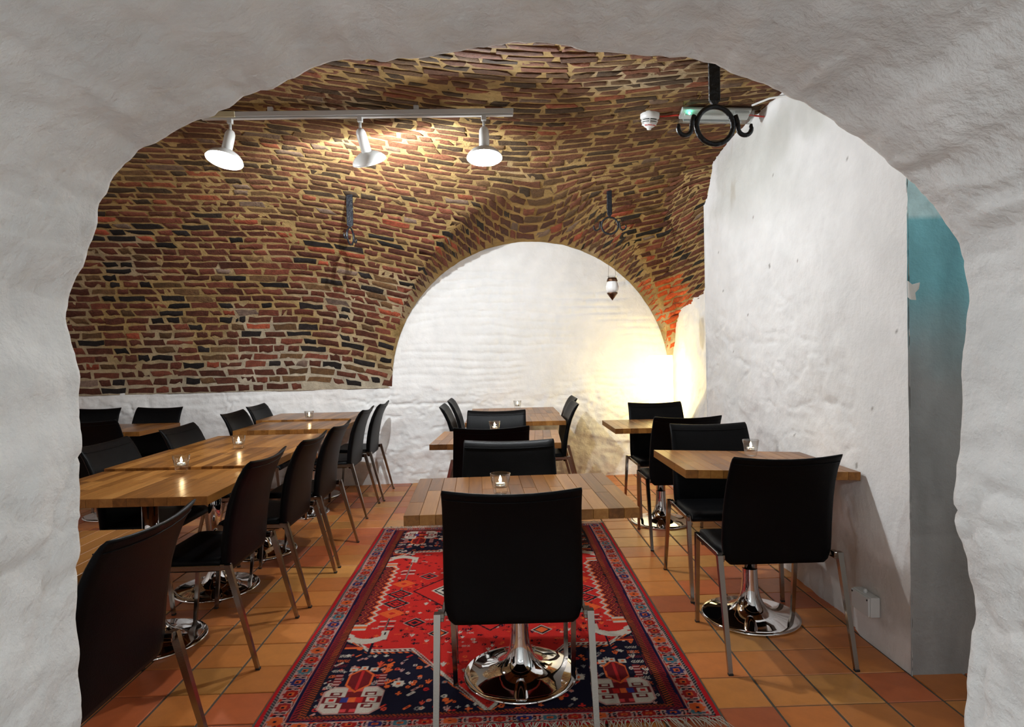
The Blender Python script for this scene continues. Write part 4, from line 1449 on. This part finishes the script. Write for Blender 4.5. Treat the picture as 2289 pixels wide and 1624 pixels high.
def ln_glass(bm): add_lathe(bm, [(0.030, 0.062), (0.034, 0.050), (0.044, 0.030), (0.050, 0.004), (0.048, -0.022), (0.038, -0.046), (0.036, -0.046), (0.046, -0.02), (0.048, 0.004), (0.042, 0.030), (0.032, 0.050), (0.028, 0.062)], 32)


link('glass_body', bm_mesh('glass_body', ln_glass, True), M['pearl'], lan)
link('neck_band', bm_mesh('neck_band', lambda bm: add_lathe(bm, [(0.029, 0.074), (0.036, 0.070), (0.041, 0.054), (0.043, 0.046), (0.041, 0.046), (0.034, 0.062), (0.027, 0.072)], 32), True), M['copper'], lan)
link('rim', bm_mesh('rim', lambda bm: add_lathe(bm, [(0.030, 0.072), (0.040, 0.082), (0.041, 0.086), (0.038, 0.086), (0.028, 0.074)], 32), True), M['glass'], lan)
link('pointed_tip', bm_mesh('pointed_tip', lambda bm: add_lathe(bm, [(0, -0.046), (0.041, -0.044), (0.042, -0.050), (0.030, -0.066), (0.018, -0.082), (0.006, -0.098), (0, -0.106)], 28), True), M['copper'], lan)
for s in (-1, 1):
    link('wire', bm_mesh('wire', lambda bm: add_tube(bm, [(s * 0.030, 0, 0.076), (s * 0.022, 0, 0.20), (0, 0, 0.415)], 0.0012, 6)), M['steel'], lan)

# ------------------------------------------------------------------ smoke detector, emergency light, cables
SX, SY = 0.955, 3.80
sz = vault_z(SX, SY) - 0.006
sd = empty('smoke_detector', (SX, SY, sz), (math.radians(8), math.radians(3), 0)); tag(sd, 'white smoke detector with red lettering on the vault', 'smoke detector')
link('base', bm_mesh('base', lambda bm: add_lathe(bm, [(0, 0.02), (0.056, 0.02), (0.058, 0.0), (0.057, -0.022), (0.050, -0.030), (0, -0.030)], 36), True), M['whitemetal'], sd)
link('inner_chamber', bm_mesh('inner_chamber', lambda bm: add_lathe(bm, [(0, -0.028), (0.044, -0.028), (0.042, -0.058), (0, -0.058)], 32), True), M['black'], sd)
for zz, r0, r1 in ((-0.040, 0.051, 0.049), (-0.051, 0.047, 0.044)):
    link('vent_ring', bm_mesh('vent_ring', lambda bm: add_lathe(bm, [(r0 - 0.012, zz + 0.003), (r0, zz + 0.003), (r1, zz - 0.003), (r1 - 0.012, zz - 0.003), (r0 - 0.012, zz + 0.003)], 32), True), M['whitemetal'], sd)
for k in range(6):
    a = k * math.pi / 3 + 0.35
    link('rib', bm_mesh('rib', lambda bm: add_box(bm, (0.0475 * math.cos(a), 0.0475 * math.sin(a), -0.043), (0.005, 0.005, 0.032), 0.001)), M['whitemetal'], sd)
link('cone', bm_mesh('cone', lambda bm: add_lathe(bm, [(0.0, -0.054), (0.044, -0.054), (0.042, -0.060), (0.026, -0.073), (0.014, -0.079), (0.012, -0.088), (0.0, -0.090)], 32), True), M['whitemetal'], sd)
# the curved red word on the cone
word = 'BRANDLARM'
LETTERS = []
for k, ch in enumerate(word):
    a = math.radians(-90 + (k - (len(word) - 1) / 2) * 13.5)
    cu = bpy.data.curves.new('letter', 'FONT'); cu.body = ch; cu.size = 0.0135; cu.extrude = 0.0004; cu.align_x = 'CENTER'; cu.align_y = 'CENTER'
    cu.materials.append(M['redtext'])
    o = bpy.data.objects.new('letter', cu); COL.objects.link(o); o.parent = sd
    r, zc = 0.0360, -0.0666
    o.location = (r * math.cos(a), r * math.sin(a), zc)
    nrm = Vector((math.cos(a) * 0.62, math.sin(a) * 0.62, -0.78)).normalized()
    tang = Vector((-math.sin(a), math.cos(a), 0)); upv = nrm.cross(tang)
    mt = Matrix((tang, upv, nrm)).transposed().to_4x4()
    o.rotation_euler = mt.to_euler()
    LETTERS.append(o)

dg = bpy.context.evaluated_depsgraph_get()
for o in LETTERS:       # lettering as plain meshes
    me = bpy.data.meshes.new_from_object(o.evaluated_get(dg))
    c = bpy.data.objects.new('letter', me); COL.objects.link(c)
    c.parent = sd; c.location = o.location; c.rotation_euler = o.rotation_euler
    bpy.data.objects.remove(o)

EX0, EX1, EY = 1.098, 1.530, 3.685
ez = 2.678
el = empty('emergency_light', ((EX0 + EX1) / 2, EY, ez), (math.radians(-24), math.radians(1.6), 0)); tag(el, 'clear plastic emergency light with green lamp under a white bracket', 'emergency light')
LW = EX1 - EX0


def cover(bm):
    prof = [(-0.048, 0.030), (-0.050, -0.012), (-0.030, -0.038), (0.030, -0.040), (0.050, -0.012), (0.048, 0.030)]
    outer = [[bm.verts.new((x, p[0], p[1])) for p in prof] for x in (-LW / 2, LW / 2)]
    ip = [(p[0] * 0.95, p[1] * 0.92) for p in prof]
    inner = [[bm.verts.new((x, p[0], p[1])) for p in ip] for x in (-LW / 2 + .003, LW / 2 - .003)]
    n = len(prof)
    for k in range(n - 1):
        bm.faces.new((outer[0][k], outer[0][k + 1], outer[1][k + 1], outer[1][k]))
        bm.faces.new((inner[0][k], inner[1][k], inner[1][k + 1], inner[0][k + 1]))
    for e in (0, 1):
        bm.faces.new(outer[e]); bm.faces.new(inner[e])
    for e in (0, n - 1):
        bm.faces.new((outer[0][e], outer[1][e], inner[1][e], inner[0][e]))


link('clear_cover', bm_mesh('clear_cover', cover), M['acrylic'], el)
link('tray', bm_mesh('tray', lambda bm: add_box(bm, (0, 0, 0.012), (LW - 0.02, 0.082, 0.020), 0.004)), M['whitemetal'], el)
link('lamp_tube', bm_mesh('lamp_tube', lambda bm: add_tube(bm, [(-LW / 2 + 0.03, -0.012, -0.012), (LW / 2 - 0.09, -0.012, -0.012)], 0.008, 14)), M['whitemetal'], el)
link('battery_box', bm_mesh('battery_box', lambda bm: add_box(bm, (LW / 2 - 0.07, -0.014, -0.010), (0.09, 0.045, 0.022), 0.003)), M['greyplastic'], el)
link('green_lamp', bm_mesh('green_lamp', lambda bm: add_lathe(bm, [(0, -0.004), (0.006, -0.006), (0.007, -0.012), (0.004, -0.017), (0, -0.018)], 14, -LW / 2 + 0.055, -0.022), True), M['led'], el)
link('bracket', bm_mesh('bracket', lambda bm: (add_box(bm, (0, 0.052, 0.034), (LW - 0.08, 0.004, 0.075), 0.001), add_box(bm, (0, 0.02, 0.040), (LW - 0.08, 0.06, 0.004), 0.001))), M['whitemetal'], el)

def cable(name, pts, r, mat, label):
    o = link(name, bm_mesh(name, lambda bm: add_tube(bm, pts, r, 8), True), mat); tag(o, label, 'cable')


cable('red_cable', [(SX + 0.05, SY, sz - 0.012), (1.05, 3.78, vault_z(1.05, 3.78) - 0.022), (1.12, 3.76, vault_z(1.12, 3.76) - 0.02), (1.3, 3.74, vault_z(1.3, 3.74) - 0.015), (1.48, 3.70, vault_z(1.48, 3.7) - 0.035), (1.595, 3.66, 2.655)], 0.005, M['redcable'], 'red cable running from smoke detector to the right wall')
cable('white_cable', [(1.50, 3.60, vault_z(1.5, 3.6) - 0.018), (1.56, 3.50, vault_z(1.56, 3.5) - 0.012), (1.575, 3.2, 2.60), (1.585, 2.9, 2.52)], 0.006, M['whitemetal'], 'white conduit leading from emergency light to the arch')

# ------------------------------------------------------------------ corner lamp, socket box
lamp = empty('paper_floor_lamp', (1.60, 6.12, 0)); tag(lamp, 'glowing square paper column lamp standing in the far right corner', 'floor lamp')
link('foot', bm_mesh('foot', lambda bm: add_box(bm, (0, 0, 0.012), (0.20, 0.20, 0.024), 0.004)), M['black'], lamp)
for sx in (-1, 1):
    for sy in (-1, 1):
        link('post', bm_mesh('post', lambda bm: add_box(bm, (sx * 0.088, sy * 0.088, 0.36), (0.012, 0.012, 0.68), 0.001)), M['core'], lamp)
link('paper_shade', bm_mesh('paper_shade', lambda bm: add_box(bm, (0, 0, 0.955), (0.195, 0.195, 0.57), 0.006, 2)), M['paper'], lamp)

jb = empty('socket_box', (1.572, 2.655, 0.185)); tag(jb, 'white surface mounted socket box low on the right wall', 'socket')
link('housing', bm_mesh('housing', lambda bm: add_box(bm, (0.004, 0, 0), (0.040, 0.135, 0.085), 0.004, 2)), M['greyplastic'], jb)
link('front_plate', bm_mesh('front_plate', lambda bm: add_box(bm, (-0.021, 0, 0), (0.010, 0.128, 0.080), 0.003, 2)), M['greyplastic'], jb)
link('cable_gland', bm_mesh('cable_gland', lambda bm: add_lathe(bm, [(0, 0.04), (0.009, 0.04), (0.009, 0.052), (0.005, 0.058), (0, 0.058)], 16), True), M['greyplastic'], jb)
for s in (-1, 1):
    link('screw', bm_mesh('screw', lambda bm: add_lathe(bm, [(0, 0), (0.004, 0), (0.004, 0.002), (0, 0.002)], 10), True), M['black'], jb, (-0.026, s * 0.055, 0.030), (0, -math.pi / 2, 0))
